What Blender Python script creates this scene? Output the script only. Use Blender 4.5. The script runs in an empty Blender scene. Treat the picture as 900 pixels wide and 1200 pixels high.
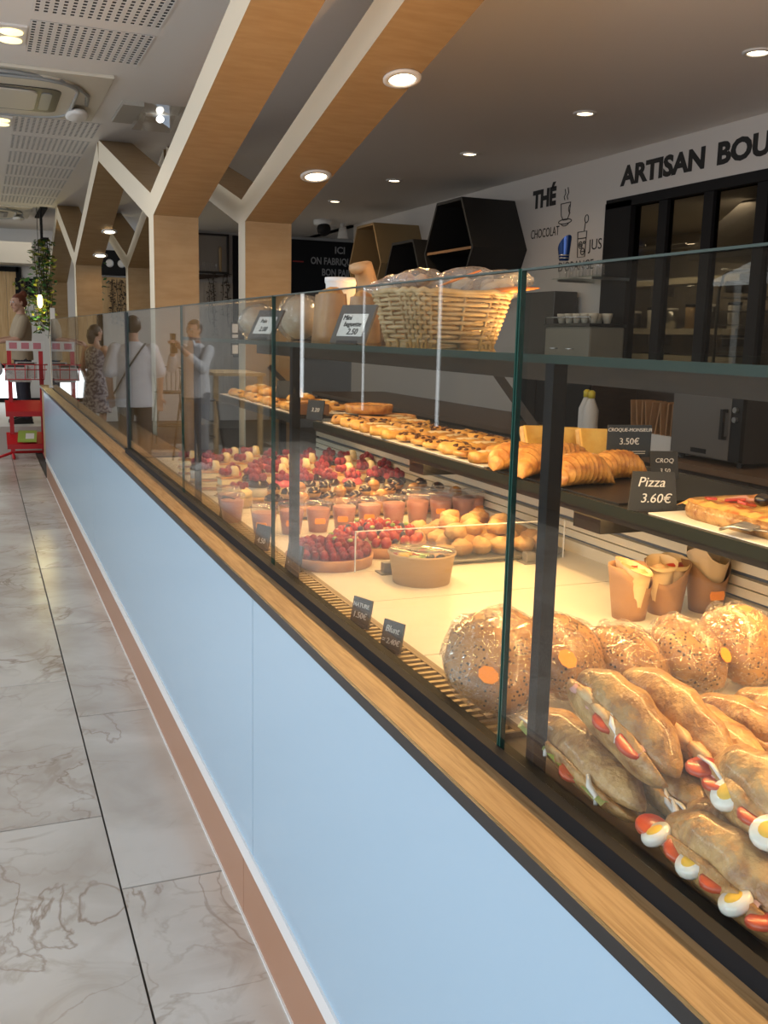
import bpy, bmesh, math, random
from mathutils import Vector, Matrix, Euler, noise
RND = random.Random(11)
SC = bpy.context.scene
COL = SC.collection
PI = math.pi
CEIL = 3.22          # ceiling height
GX = 0.707           # plane of the counter glass

# ------------------------------------------------------------------ camera
cam_d = bpy.data.cameras.new('camera')
cam = bpy.data.objects.new('camera', cam_d)
COL.objects.link(cam)
cam_d.sensor_fit = 'VERTICAL'
cam_d.sensor_height = 36.0
cam_d.lens = 36.0 * 1150.0 / 1200.0
cam_d.clip_start = 0.02
_F = 1150.0
_dy = Vector((-475.0, -217.0, _F)).normalized()
_k = -0.0234
_t = -_F * _F / (-475.0 * _k - 217.0)
_dz = -Vector((_k * _t, _t, _F)).normalized()
_dx = _dy.cross(_dz)
# rows of world->image axes (right, down, forward)
_right = Vector((_dx.x, _dy.x, _dz.x)); _down = Vector((_dx.y, _dy.y, _dz.y)); _fwd = Vector((_dx.z, _dy.z, _dz.z))
_m = Matrix((_right, -_down, -_fwd)).transposed().to_4x4()
_m.translation = Vector((0, 0, 1.6))
cam.matrix_world = _m
SC.camera = cam

# ------------------------------------------------------------------ view, world, daylight
SC.view_settings.view_transform = 'Standard'
SC.view_settings.look = 'None'
SC.view_settings.gamma = 1.0
SC.view_settings.use_curve_mapping = False
SC.view_settings.exposure = 0.0
SC.cycles.use_denoising = True
SC.cycles.sample_clamp_indirect = 4.0
SC.cycles.caustics_reflective = False
SC.cycles.caustics_refractive = False
SC.cycles.transparent_max_bounces = 32
W = bpy.data.worlds.new('sky'); SC.world = W; W.use_nodes = True
_bg = W.node_tree.nodes['Background']
_bg.inputs[0].default_value = (0.62, 0.78, 1.0, 1); _bg.inputs[1].default_value = 0.9

def area(name, loc, rot, sx, sy, power, col, spread=None):
    d = bpy.data.lights.new(name, 'AREA'); d.shape = 'RECTANGLE'; d.size = sx; d.size_y = sy
    d.energy = power; d.color = col
    if spread: d.spread = spread
    o = bpy.data.objects.new(name, d); COL.objects.link(o); o.location = loc; o.rotation_euler = rot
    return o
def spot(name, loc, power, col, angle=1.9, blend=0.6, size=0.04):
    d = bpy.data.lights.new(name, 'SPOT'); d.energy = power; d.color = col; d.spot_size = angle; d.spot_blend = blend
    d.shadow_soft_size = size
    o = bpy.data.objects.new(name, d); COL.objects.link(o); o.location = loc
    return o
DAY = (0.88, 0.94, 1.0)
area('daylight_shopfront', (-3.55, 1.0, 1.45), (0, -PI/2, 0), 1.9, 7.0, 140, DAY)
area('daylight_entrance', (-1.2, -3.4, 1.75), (PI/2, 0, 0), 4.0, 2.2, 45, DAY)
area('warm_ceiling_fill', (2.3, 0.3, 2.2), (PI, 0, 0), 0.9, 0.9, 30, (1.0, 0.52, 0.18))  # added upward fill out of view, warms the right ceiling; no pendant hangs here
area('warm_near_fill', (4.6, 0.2, 1.9), (0, 2.15, -0.35), 0.8, 2.2, 26, (1.0, 0.60, 0.28))  # added warm fill out of view, for columns and ceiling; no menu board
area('dining_side_fill', (-2.9, 10.5, 3.05), (0, -0.75, 0), 0.9, 12.0, 215, (0.95, 0.98, 1.0))  # added fill for the far counter front and floor; no ceiling panels there
area('rear_fill', (1.4, 16.6, 3.19), (0, 0, 0), 2.5, 1.0, 9, (1.0, 0.9, 0.75))  # added fill brightening the far end, not a ceiling fitting

# ------------------------------------------------------------------ mesh builder
class MB:
    def __init__(s): s.v = []; s.f = []; s.m = []; s.s = []
    def add(s, vs, fs, mi=0, sm=False, T=None):
        o = len(s.v)
        s.v += [tuple(T @ Vector(p)) for p in vs] if T is not None else [tuple(p) for p in vs]
        for f in fs:
            s.f.append(tuple(i + o for i in f)); s.m.append(mi); s.s.append(sm)
        return s
    def box(s, c, d, mi=0, T=None, bev=0):
        x, y, z = c; a, b, e = d[0] / 2, d[1] / 2, d[2] / 2
        if bev:
            bm = bmesh.new(); bmesh.ops.create_cube(bm, size=1)
            bmesh.ops.scale(bm, vec=d, verts=bm.verts)
            bmesh.ops.bevel(bm, geom=bm.edges[:], offset=bev, segments=2, affect='EDGES', profile=0.6)
            bm.verts.index_update()
            vs = [(v.co.x + x, v.co.y + y, v.co.z + z) for v in bm.verts]; fs = [[v.index for v in f.verts] for f in bm.faces]
            bm.free(); return s.add(vs, fs, mi, False, T)
        vs = [(x + i * a, y + j * b, z + k * e) for i in (-1, 1) for j in (-1, 1) for k in (-1, 1)]
        return s.add(vs, [(0, 1, 3, 2), (4, 6, 7, 5), (0, 4, 5, 1), (2, 3, 7, 6), (0, 2, 6, 4), (1, 5, 7, 3)], mi, False, T)
    def span(s, a, b, mi=0, T=None, bev=0):
        return s.box([(a[i] + b[i]) / 2 for i in range(3)], [abs(b[i] - a[i]) for i in range(3)], mi, T, bev)
    def rings(s, rs, mi=0, sm=True, T=None, caps=(True, True), closed=False):
        n = len(rs[0]); vs = [p for r in rs for p in r]; fs = []
        m = len(rs)
        for i in range(m if closed else m - 1):
            for j in range(n):
                a = i * n + j; b = i * n + (j + 1) % n; c = ((i + 1) % m) * n + (j + 1) % n; d = ((i + 1) % m) * n + j
                fs.append((a, b, c, d))
        if not closed:
            if caps[0]: fs.append(tuple(reversed(range(n))))
            if caps[1]: fs.append(tuple(range((m - 1) * n, m * n)))
        return s.add(vs, fs, mi, sm, T)
    def lathe(s, prof, n=24, c=(0, 0, 0), mi=0, sm=True, T=None, caps=(True, True), sc=(1, 1)):
        rs = [[(c[0] + r * sc[0] * math.cos(2 * PI * j / n), c[1] + r * sc[1] * math.sin(2 * PI * j / n), c[2] + z) for j in range(n)] for r, z in prof]
        return s.rings(rs, mi, sm, T, caps)
    def cyl(s, c, r, h, n=16, mi=0, T=None, r2=None):
        return s.lathe([(r, 0), (r if r2 is None else r2, h)], n, c, mi, False, T)
    def tube(s, path, r, n=8, mi=0, T=None, closed=False, flat=1.0, sm=True):
        P = [Vector(p) for p in path]; m = len(P); rs = []
        up = Vector((0, 0, 1)); prev = None
        for i, p in enumerate(P):
            if closed: t = P[(i + 1) % m] - P[i - 1]
            else: t = P[min(i + 1, m - 1)] - P[max(i - 1, 0)]
            t = t.normalized() if t.length > 1e-9 else Vector((0, 0, 1))
            u = prev if prev is not None else (up if abs(t.z) < 0.9 else Vector((1, 0, 0)))
            a = t.cross(u)
            if a.length < 1e-6: a = t.cross(Vector((1, 0.3, 0)))
            a.normalize(); b = a.cross(t).normalized(); prev = b
            ri = r[i] if isinstance(r, (list, tuple)) else r
            rs.append([p + a * (ri * math.cos(2 * PI * j / n)) + b * (ri * flat * math.sin(2 * PI * j / n)) for j in range(n)])
        return s.rings(rs, mi, sm, T, closed=closed)
    def ball(s, c, r, nu=12, nv=8, mi=0, T=None, amp=0, fr=1, seed=0, zmin=None):
        if not isinstance(r, (tuple, list)): r = (r, r, r)
        rs = []; vs = []
        for i in range(1, nv):
            a = PI * i / nv - PI / 2; ring = []
            for j in range(nu):
                b = 2 * PI * j / nu
                d = Vector((math.cos(a) * math.cos(b), math.cos(a) * math.sin(b), math.sin(a)))
                k = 1 + (amp * noise.noise(d * fr + Vector((seed * 7.3, seed * 3.1, seed))) if amp else 0)
                q = [c[t] + d[t] * r[t] * k for t in range(3)]
                if zmin is not None: q[2] = max(q[2], zmin)
                ring.append(tuple(q))
            rs.append(ring)
        bot = (c[0], c[1], max(c[2] - r[2], zmin) if zmin is not None else c[2] - r[2]); top = (c[0], c[1], c[2] + r[2])
        vs = [p for q in rs for p in q] + [bot, top]; m = len(rs); fs = []
        for i in range(m - 1):
            for j in range(nu):
                fs.append((i * nu + j, i * nu + (j + 1) % nu, (i + 1) * nu + (j + 1) % nu, (i + 1) * nu + j))
        for j in range(nu):
            fs.append((m * nu, (j + 1) % nu, j)); fs.append((m * nu + 1, (m - 1) * nu + j, (m - 1) * nu + (j + 1) % nu))
        return s.add(vs, fs, mi, True, T)
    def prism(s, poly, a, b, axis='x', mi=0, T=None, sm=False):
        mk = {'x': lambda p, t: (t, p[0], p[1]), 'y': lambda p, t: (p[0], t, p[1]), 'z': lambda p, t: (p[0], p[1], t)}[axis]
        return s.rings([[mk(p, a) for p in poly], [mk(p, b) for p in poly]], mi, sm, T)
    def build(s, name, mats, parent=None, world=False, loc=None, rot=None):
        me = bpy.data.meshes.new(name)
        vs = s.v
        if world and parent is not None:
            o = parent.location; vs = [(p[0] - o.x, p[1] - o.y, p[2] - o.z) for p in vs]
        me.from_pydata(vs, [], s.f)
        if not isinstance(mats, (list, tuple)): mats = [mats]
        for m in mats: me.materials.append(m)
        me.polygons.foreach_set('material_index', s.m); me.polygons.foreach_set('use_smooth', s.s)
        bm = bmesh.new(); bm.from_mesh(me); bmesh.ops.recalc_face_normals(bm, faces=bm.faces); bm.to_mesh(me); bm.free()
        ob = bpy.data.objects.new(name, me); COL.objects.link(ob)
        if parent is not None: ob.parent = parent
        if loc is not None: ob.location = loc
        if rot is not None: ob.rotation_euler = rot
        return ob

def tag(o, label=None, cat=None, group=None, kind=None):
    if label: o['label'] = label
    if cat: o['category'] = cat
    if group: o['group'] = group
    if kind: o['kind'] = kind
    return o
def thing(name, label, cat, loc=(0, 0, 0), rz=0, group=None, rot=None):
    o = bpy.data.objects.new(name, None); COL.objects.link(o); o.empty_display_size = 0.05
    o.location = loc; o.rotation_euler = rot if rot is not None else (0, 0, rz)
    return tag(o, label, cat, group)
def struct(name, mb, m, parent=None):
    o = mb.build(name, m, parent)
    if parent is None: o['kind'] = 'structure'
    return o
def dup(o, loc=None, rot=None, label=None, group=None, scale=None, parent=None):
    c = o.copy(); COL.objects.link(c)
    if parent is not None: c.parent = parent
    if loc is not None: c.location = loc
    if rot is not None: c.rotation_euler = rot
    if scale is not None: c.scale = (scale,) * 3 if isinstance(scale, (int, float)) else scale
    if label: c['label'] = label
    if group: c['group'] = group
    for ch in o.children: dup(ch, parent=c)
    return c
ORD = ['first', 'second', 'third', 'fourth', 'fifth', 'sixth', 'seventh', 'eighth', 'ninth', 'tenth', 'eleventh', 'twelfth']

# ------------------------------------------------------------------ materials
def mat(name, col, rough=0.5, metal=0.0, col2=None, ns=8.0, nd=3.0, lo=0.35, hi=0.65, bump=0.0, bs=40.0, coat=0.0, stretch=None, spec=0.5,
        sss=0.0, vary=0.0, emit=None, es=0.0, col3=None, dist=0.0):
    m = bpy.data.materials.new(name); m.use_nodes = True; nt = m.node_tree; N = nt.nodes; L = nt.links
    b = N['Principled BSDF']
    b.inputs['Base Color'].default_value = (*col, 1); b.inputs['Roughness'].default_value = rough; b.inputs['Metallic'].default_value = metal
    b.inputs['Specular IOR Level'].default_value = spec
    if coat: b.inputs['Coat Weight'].default_value = coat; b.inputs['Coat Roughness'].default_value = 0.08
    if sss: b.inputs['Subsurface Weight'].default_value = sss; b.inputs['Subsurface Radius'].default_value = (0.02, 0.01, 0.006); b.inputs['Subsurface Scale'].default_value = 0.3
    if emit: b.inputs['Emission Color'].default_value = (*emit, 1); b.inputs['Emission Strength'].default_value = es
    if col2 or bump:
        tc = N.new('ShaderNodeTexCoord'); mp = N.new('ShaderNodeMapping'); L.new(tc.outputs['Object'], mp.inputs['Vector'])
        if stretch: mp.inputs['Scale'].default_value = stretch
        if vary:
            oi = N.new('ShaderNodeObjectInfo'); mu = N.new('ShaderNodeMath'); mu.operation = 'MULTIPLY'; mu.inputs[1].default_value = 37.0
            L.new(oi.outputs['Random'], mu.inputs[0]); L.new(mu.outputs[0], mp.inputs['Location'])
    out = None
    if col2:
        n = N.new('ShaderNodeTexNoise'); n.inputs['Scale'].default_value = ns; n.inputs['Detail'].default_value = nd; n.inputs['Distortion'].default_value = dist
        L.new(mp.outputs['Vector'], n.inputs['Vector'])
        r = N.new('ShaderNodeValToRGB'); r.color_ramp.elements[0].position = lo; r.color_ramp.elements[1].position = hi
        r.color_ramp.elements[0].color = (*col, 1); r.color_ramp.elements[1].color = (*col2, 1)
        if col3: e = r.color_ramp.elements.new(min(1.0, hi + 0.12)); e.color = (*col3, 1)
        L.new(n.outputs['Fac'], r.inputs['Fac']); out = r.outputs['Color']
        if vary:
            hs = N.new('ShaderNodeHueSaturation'); mr = N.new('ShaderNodeMapRange'); mr.inputs['To Min'].default_value = 1 - vary; mr.inputs['To Max'].default_value = 1 + vary
            L.new(oi.outputs['Random'], mr.inputs['Value']); L.new(mr.outputs['Result'], hs.inputs['Value']); L.new(out, hs.inputs['Color']); out = hs.outputs['Color']
        L.new(out, b.inputs['Base Color'])
    if bump:
        n2 = N.new('ShaderNodeTexNoise'); n2.inputs['Scale'].default_value = bs; n2.inputs['Detail'].default_value = 4.0; L.new(mp.outputs['Vector'], n2.inputs['Vector'])
        bp = N.new('ShaderNodeBump'); bp.inputs['Strength'].default_value = bump; bp.inputs['Distance'].default_value = 0.01
        L.new(n2.outputs['Fac'], bp.inputs['Height']); L.new(bp.outputs['Normal'], b.inputs['Normal'])
    return m
def glassy(name, tint=(0.96, 0.98, 0.97), ior=1.5, haze=0.0, hazecol=(0.9, 0.9, 0.9), wrinkle=0.0, ws=30.0, gl=1.0):
    """thin clear sheet: what is behind shows through, the surface mirrors by its real Fresnel curve"""
    m = bpy.data.materials.new(name); m.use_nodes = True; nt = m.node_tree; N = nt.nodes; L = nt.links
    N.remove(N['Principled BSDF']); o = N['Material Output']
    tr = N.new('ShaderNodeBsdfTransparent'); tr.inputs[0].default_value = (*tint, 1)
    g = N.new('ShaderNodeBsdfGlossy'); g.inputs['Roughness'].default_value = 0.0 if not wrinkle else 0.06
    g.inputs['Color'].default_value = (gl, gl, gl, 1)
    fr = N.new('ShaderNodeFresnel'); ge = N.new('ShaderNodeNewGeometry')
    mr = N.new('ShaderNodeMapRange'); mr.inputs['To Min'].default_value = ior; mr.inputs['To Max'].default_value = 1.0 / ior
    L.new(ge.outputs['Backfacing'], mr.inputs['Value']); L.new(mr.outputs['Result'], fr.inputs['IOR'])
    mx = N.new('ShaderNodeMixShader'); L.new(fr.outputs[0], mx.inputs[0]); L.new(g.outputs[0], mx.inputs[2])
    base = tr.outputs[0]
    if haze:
        df = N.new('ShaderNodeBsdfDiffuse'); df.inputs[0].default_value = (*hazecol, 1)
        m2 = N.new('ShaderNodeMixShader'); m2.inputs[0].default_value = haze; L.new(base, m2.inputs[1]); L.new(df.outputs[0], m2.inputs[2]); base = m2.outputs[0]
    L.new(base, mx.inputs[1])
    if wrinkle:
        tc = N.new('ShaderNodeTexCoord'); n = N.new('ShaderNodeTexNoise'); n.inputs['Scale'].default_value = ws; n.inputs['Detail'].default_value = 3; n.inputs['Distortion'].default_value = 1.5
        L.new(tc.outputs['Object'], n.inputs['Vector']); bp = N.new('ShaderNodeBump'); bp.inputs['Strength'].default_value = wrinkle; bp.inputs['Distance'].default_value = 0.02
        L.new(n.outputs['Fac'], bp.inputs['Height']); L.new(bp.outputs['Normal'], g.inputs['Normal']); L.new(bp.outputs['Normal'], fr.inputs['Normal'])
    L.new(mx.outputs[0], o.inputs['Surface'])
    return m
def emis(name, col, s):
    m = bpy.data.materials.new(name); m.use_nodes = True; N = m.node_tree.nodes
    N.remove(N['Principled BSDF']); e = N.new('ShaderNodeEmission'); e.inputs[0].default_value = (*col, 1); e.inputs[1].default_value = s
    m.node_tree.links.new(e.outputs[0], N['Material Output'].inputs['Surface']); return m
def marble():
    m = mat('marble_tile', (0.57, 0.54, 0.495), 0.24, 0, (0.41, 0.365, 0.315), ns=1.9, nd=7, lo=0.40, hi=0.74, dist=0.7, vary=0.05)
    nt = m.node_tree; N = nt.nodes; L = nt.links; b = N['Principled BSDF']
    mp = next(n for n in N if n.type == 'MAPPING'); src = b.inputs['Base Color'].links[0].from_socket
    cur = src
    for sc, wd, col, fac, ds in ((1.5, 0.012, (0.20, 0.13, 0.08), 0.7, 1.3), (3.1, 0.030, (0.30, 0.24, 0.18), 0.5, 1.0), (0.9, 0.06, (0.36, 0.30, 0.25), 0.5, 1.6)):
        n = N.new('ShaderNodeTexNoise'); n.inputs['Scale'].default_value = sc; n.inputs['Detail'].default_value = 6; n.inputs['Distortion'].default_value = ds
        L.new(mp.outputs['Vector'], n.inputs['Vector'])
        a = N.new('ShaderNodeMath'); a.operation = 'SUBTRACT'; a.inputs[1].default_value = 0.5; L.new(n.outputs['Fac'], a.inputs[0])
        ab = N.new('ShaderNodeMath'); ab.operation = 'ABSOLUTE'; L.new(a.outputs[0], ab.inputs[0])
        mr = N.new('ShaderNodeMapRange'); mr.inputs['From Min'].default_value = 0; mr.inputs['From Max'].default_value = wd; mr.inputs['To Min'].default_value = fac; mr.inputs['To Max'].default_value = 0
        L.new(ab.outputs[0], mr.inputs['Value'])
        n3 = N.new('ShaderNodeTexNoise'); n3.inputs['Scale'].default_value = 1.7; L.new(mp.outputs['Vector'], n3.inputs['Vector'])
        r3 = N.new('ShaderNodeMapRange'); r3.inputs['From Min'].default_value = 0.42; r3.inputs['From Max'].default_value = 0.62; L.new(n3.outputs['Fac'], r3.inputs['Value'])
        mm = N.new('ShaderNodeMath'); mm.operation = 'MULTIPLY'; L.new(mr.outputs['Result'], mm.inputs[0]); L.new(r3.outputs['Result'], mm.inputs[1])
        mix = N.new('ShaderNodeMix'); mix.data_type = 'RGBA'; L.new(mm.outputs[0], mix.inputs[0]); L.new(cur, mix.inputs[6]); mix.inputs[7].default_value = (*col, 1)
        cur = mix.outputs[2]
    L.new(cur, b.inputs['Base Color']); return m
def speckled(name, base, base2, dot, scale=110, thr=0.2, rough=0.35, coat=0.3):
    m = mat(name, base, rough, 0, base2, ns=14, nd=3, coat=coat, bump=0.25, bs=60, vary=0.06)
    nt = m.node_tree; N = nt.nodes; L = nt.links; b = N['Principled BSDF']; src = b.inputs['Base Color'].links[0].from_socket
    mp = next(n for n in N if n.type == 'MAPPING')
    v = N.new('ShaderNodeTexVoronoi'); v.inputs['Scale'].default_value = scale; L.new(mp.outputs['Vector'], v.inputs['Vector'])
    lt = N.new('ShaderNodeMath'); lt.operation = 'LESS_THAN'; lt.inputs[1].default_value = thr; L.new(v.outputs['Distance'], lt.inputs[0])
    n = N.new('ShaderNodeTexNoise'); n.inputs['Scale'].default_value = 18; L.new(mp.outputs['Vector'], n.inputs['Vector'])
    g = N.new('ShaderNodeMath'); g.operation = 'GREATER_THAN'; g.inputs[1].default_value = 0.45; L.new(n.outputs['Fac'], g.inputs[0])
    mu = N.new('ShaderNodeMath'); mu.operation = 'MULTIPLY'; L.new(lt.outputs[0], mu.inputs[0]); L.new(g.outputs[0], mu.inputs[1])
    mix = N.new('ShaderNodeMix'); mix.data_type = 'RGBA'; L.new(mu.outputs[0], mix.inputs[0]); L.new(src, mix.inputs[6]); mix.inputs[7].default_value = (*dot, 1)
    L.new(mix.outputs[2], b.inputs['Base Color']); return m

m_white = mat('white_paint', (0.72, 0.71, 0.69), 0.6)
m_ceil = mat('ceiling_paint', (0.83, 0.81, 0.78), 0.75)
m_plaster = mat('plaster_white', (0.62, 0.575, 0.53), 0.6, bump=0.05, bs=60)
m_tile = marble()
m_grout = mat('grout_grey', (0.07, 0.065, 0.06), 0.8)
m_panel = mat('pale_blue_laminate', (0.36, 0.51, 0.64), 0.25)
m_kick = mat('copper_laminate', (0.38, 0.195, 0.115), 0.35)
m_lite = mat('pale_edge', (0.75, 0.75, 0.74), 0.4)
m_oak = mat('oak', (0.36, 0.235, 0.115), 0.45, 0, (0.23, 0.135, 0.056), ns=5, nd=6, lo=0.38, hi=0.66, stretch=(30, 1.6, 10), bump=0.05, bs=6, dist=0.6)
m_ply = mat('birch_ply', (0.40, 0.27, 0.135), 0.5, 0, (0.35, 0.225, 0.105), ns=3, nd=6, stretch=(2, 9, 9))
m_plye = mat('birch_ply_edge', (0.70, 0.62, 0.48), 0.55)
m_black = mat('black_metal', (0.012, 0.012, 0.013), 0.35)
m_blackm = mat('matt_black', (0.010, 0.010, 0.011), 0.65, spec=0.2)
m_char = mat('charcoal', (0.045, 0.042, 0.04), 0.4)
m_brass = mat('bronze_lip', (0.20, 0.15, 0.08), 0.45, 0.5)
m_steel = mat('steel', (0.55, 0.55, 0.54), 0.3, 1.0)
m_dsteel = mat('dull_steel', (0.30, 0.29, 0.28), 0.45, 0.7)
m_deck = mat('cream_deck', (0.66, 0.61, 0.51), 0.35)
m_cream = mat('cream_rail', (0.70, 0.64, 0.51), 0.4)
m_glass = glassy('clear_glass', gl=0.82)
m_gedge = mat('green_glass_edge', (0.02, 0.07, 0.055), 0.1)
m_gedge2 = mat('pale_green_glass_edge', (0.035, 0.055, 0.045), 0.3, spec=0.3)
m_acryl = glassy('clear_acrylic', (0.97, 0.98, 0.98), 1.45)
m_film = glassy('cling_film', (0.95, 0.95, 0.95), 1.6, wrinkle=1.0, ws=45)
m_bag = glassy('cellophane', (0.9, 0.9, 0.9), 1.5, haze=0.16, wrinkle=0.9, ws=16)
m_led = emis('warm_led', (1.0, 0.66, 0.28), 9.0)
m_bulb = emis('warm_lamp', (1.0, 0.80, 0.52), 9.0)
m_pane = emis('daylit_pane', (0.92, 0.97, 1.0), 2.2)
m_brown = mat('dark_walnut', (0.042, 0.024, 0.014), 0.5, 0, (0.028, 0.016, 0.009), ns=4, stretch=(2, 2, 12))
m_plank = mat('pine_plank', (0.72, 0.50, 0.26), 0.5, 0, (0.58, 0.37, 0.17), ns=4, nd=5, stretch=(9, 9, 0.8), vary=0.12)
m_gplank = mat('grey_limed_plank', (0.46, 0.41, 0.35), 0.6, 0, (0.36, 0.31, 0.26), ns=4, nd=5, stretch=(9, 9, 0.8), vary=0.1)
m_chalk = mat('slate_card', (0.022, 0.026, 0.03), 0.55)
m_chalkw = mat('chalk_ink', (0.72, 0.72, 0.70), 0.7)
m_ink = mat('black_ink', (0.012, 0.011, 0.011), 0.6)
m_paper = mat('white_paper', (0.78, 0.77, 0.74), 0.7)
m_kraft = mat('kraft_paper', (0.34, 0.185, 0.085), 0.7, 0, (0.30, 0.16, 0.07), ns=14, vary=0.08)
m_kraft2 = mat('pale_kraft', (0.44, 0.31, 0.17), 0.6)
m_sticker = mat('orange_sticker', (1.0, 0.33, 0.02), 0.5)
m_red = mat('red_enamel', (0.55, 0.015, 0.02), 0.35)
# ------------------------------------------------------------------ text helper
def text_mesh(s, size, bold=0.0, shear=0.0, ext=0.0008, align='LEFT', space=1.0):
    c = bpy.data.curves.new('lettering', 'FONT'); c.body = s; c.size = size; c.extrude = ext; c.offset = bold; c.shear = shear
    c.align_x = align; c.resolution_u = 3; c.space_character = space
    o = bpy.data.objects.new('lettering', c); me = bpy.data.meshes.new_from_object(o)
    bpy.data.objects.remove(o); bpy.data.curves.remove(c)
    return me
def letters(s, size, M, m, parent, bold=0.0, shear=0.0, width=None, align='LEFT', name='lettering', label=None):
    me = text_mesh(s, size, bold, shear, align=align)
    xs = [v.co.x for v in me.vertices]
    k = width / (max(xs) - min(xs)) if width and xs else 1.0
    me.transform(Matrix.Diagonal((k, 1, 1, 1))); me.materials.append(m)
    o = bpy.data.objects.new(name, me); COL.objects.link(o)
    if parent is not None: o.parent = parent
    o.matrix_local = M
    if label: o['label'] = label
    return o
def frame_x(p):   # lettering that faces -x, reads towards -y
    return Matrix(((0, 0, -1, p[0]), (-1, 0, 0, p[1]), (0, 1, 0, p[2]), (0, 0, 0, 1)))
def frame_y(p):   # lettering that faces -y, reads towards +x
    return Matrix(((1, 0, 0, p[0]), (0, 0, -1, p[1]), (0, 1, 0, p[2]), (0, 0, 0, 1)))

# ------------------------------------------------------------------ shell
floor = struct('floor', MB().span((-3.7, -3.6, -0.10), (0.9, 18.2, -0.012)).span((0.9, -3.6, -0.10), (9.0, 18.2, -0.004), 1), [m_grout, mat('staff_floor', (0.20, 0.165, 0.13), 0.5, 0, (0.15, 0.12, 0.095), ns=4)])
tw = 0.69; tl = 1.383; x1 = 0.310
cols = [(x1 + 0.003, 0.607)] + [(x1 - tw * (k + 1) + 0.003, x1 - tw * k - 0.003) for k in range(5)]
for ci, (a, b) in enumerate(cols):
    off = 2.70 if ci == 0 else 3.17 if ci % 2 else 2.48
    y = off - 4 * tl; base = None
    while y < 13.2:
        if base is None:
            base = MB().span((a, 0, -0.012), (b, tl - 0.007, 0.0), bev=0.0012).build('tile', m_tile, floor, loc=(0, y + 0.002, 0))
        else:
            dup(base, loc=(0, y + 0.002, 0))
        y += tl
# raised floor of the rear seating
tr = MB().span((0.16, 13.45, 0.0), (3.0, 18.0, 0.35)); struct('floor_rear_step', tr, mat('pale_step', (0.55, 0.52, 0.47), 0.4))

ceiling = struct('ceiling', MB().span((-3.7, -3.6, CEIL), (5.36, 18.2, CEIL + 0.1)), m_ceil)
m_hole = mat('hole_dark', (0.05, 0.05, 0.05), 0.9)
def perforated(x0, x1_, y0, y1, label=None):
    mb = MB(); z0 = CEIL - 0.0045; z1 = CEIL - 0.001; n = 15; m = 13
    mb.span((x0, y0, z1 - 0.001), (x1_, y1, z1), 1)
    w = (x1_ - x0); p = w / n
    for i in range(n + 1):
        c = x0 + p * i; hw = p * 0.27
        mb.span((max(x0, c - hw), y0, z0), (min(x1_, c + hw), y1, z1 - 0.001), 0)
    q = (y1 - y0) / m
    for j in range(m + 1):
        c = y0 + q * j; hh = q * 0.13
        mb.span((x0, max(y0, c - hh), z0), (x1_, min(y1, c + hh), z1 - 0.001), 0)
    o = mb.build('perforated_panel', [m_ceil, m_hole], ceiling)
    return o
base = perforated(0.33, 0.99, 5.10, 5.76)
for k, y in enumerate((5.92, 8.52, 9.36, 10.2, 11.04, 11.88, 12.72, 13.56)):
    dup(base, loc=(0, y - 5.10, 0))
for k, y in enumerate((9.36, 10.2, 11.04, 11.88, 12.72, 13.56)):
    dup(base, loc=(-0.86, y - 5.10, 0))

# left (street) wall with the shop windows, mostly beside and behind the camera
mb = MB()
def wallx(mb, x0, x1_, ya, yb, holes, z1=CEIL):
    y = ya
    for (a, b, c, d) in holes:
        mb.span((x0, y, 0), (x1_, a, z1)); mb.span((x0, a, 0), (x1_, b, c)); mb.span((x0, a, d), (x1_, b, z1)); y = b
    mb.span((x0, y, 0), (x1_, yb, z1))
slits = [(10.58, 10.67, 0.55, 2.9), (13.08, 13.15, 0.55, 2.9), (15.9, 16.1, 0.55, 2.9)]
wallx(mb, -3.72, -3.6, -3.6, 18.2, [(-2.5, 4.5, 0.5, 3.0)] + slits)
struct('wall_left', mb, mat('taupe_wall', (0.19, 0.16, 0.135), 0.7))
wf = MB().span((-3.7, -2.5, 0.44), (-3.6, 4.5, 0.5)).span((-3.7, -2.5, 3.0), (-3.6, 4.5, 3.06))
for y in (-2.5, -0.17, 2.17, 4.5): wf.span((-3.7, y - 0.03, 0.5), (-3.62, y + 0.03, 3.0))
struct('window_1', wf, m_black)
for k, (a, b, c, d) in enumerate(slits):
    struct('window_%d' % (k + 2), MB().span((-3.612, a, c), (-3.606, b, d)), m_pane)
mb = MB().span((-3.7, -3.72, 0), (-3.2, -3.6, CEIL)).span((0.8, -3.72, 0), (9, -3.6, CEIL)).span((-3.2, -3.72, 3.0), (0.8, -3.6, CEIL)).span((-3.2, -3.72, 0), (0.8, -3.6, 0.5))
struct('wall_front', mb, m_white)

# right wall with the bakehouse window
WX = 5.24
mb = MB(); wallx(mb, WX, WX + 0.1, -3.6, 14.2, [(3.2, 7.66, 1.30, 2.815)])
wall_r = struct('wall_right', mb, m_plaster)
letters('ARTISAN', 0.216, frame_x((WX - 0.002, 7.49, 2.941)), m_ink, wall_r, bold=0.010, width=1.09, label='black word ARTISAN above the bakehouse window')
letters('BOULANGER', 0.216, frame_x((WX - 0.002, 6.285, 2.941)), m_ink, wall_r, bold=0.010, width=1.60, label='black word beginning BOU above the bakehouse window')
letters('THÉ', 0.225, frame_x((WX - 0.002, 8.985, 2.905)), m_ink, wall_r, bold=0.012, width=0.44, label='black word THÉ high on the white wall')
letters('CHOCOLAT', 0.125, frame_x((WX - 0.002, 9.0, 2.605)), m_ink, wall_r, width=0.53, label='thin black word CHOCOLAT')
letters('JUS', 0.135, frame_x((WX - 0.002, 7.94, 2.425)), m_ink, wall_r, width=0.215, label='thin black word JUS')
letters("D'ORANGE", 0.125, frame_x((WX - 0.002, 8.45, 2.255)), m_ink, wall_r, width=0.59, label='thin black word below the juice drawing')
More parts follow.
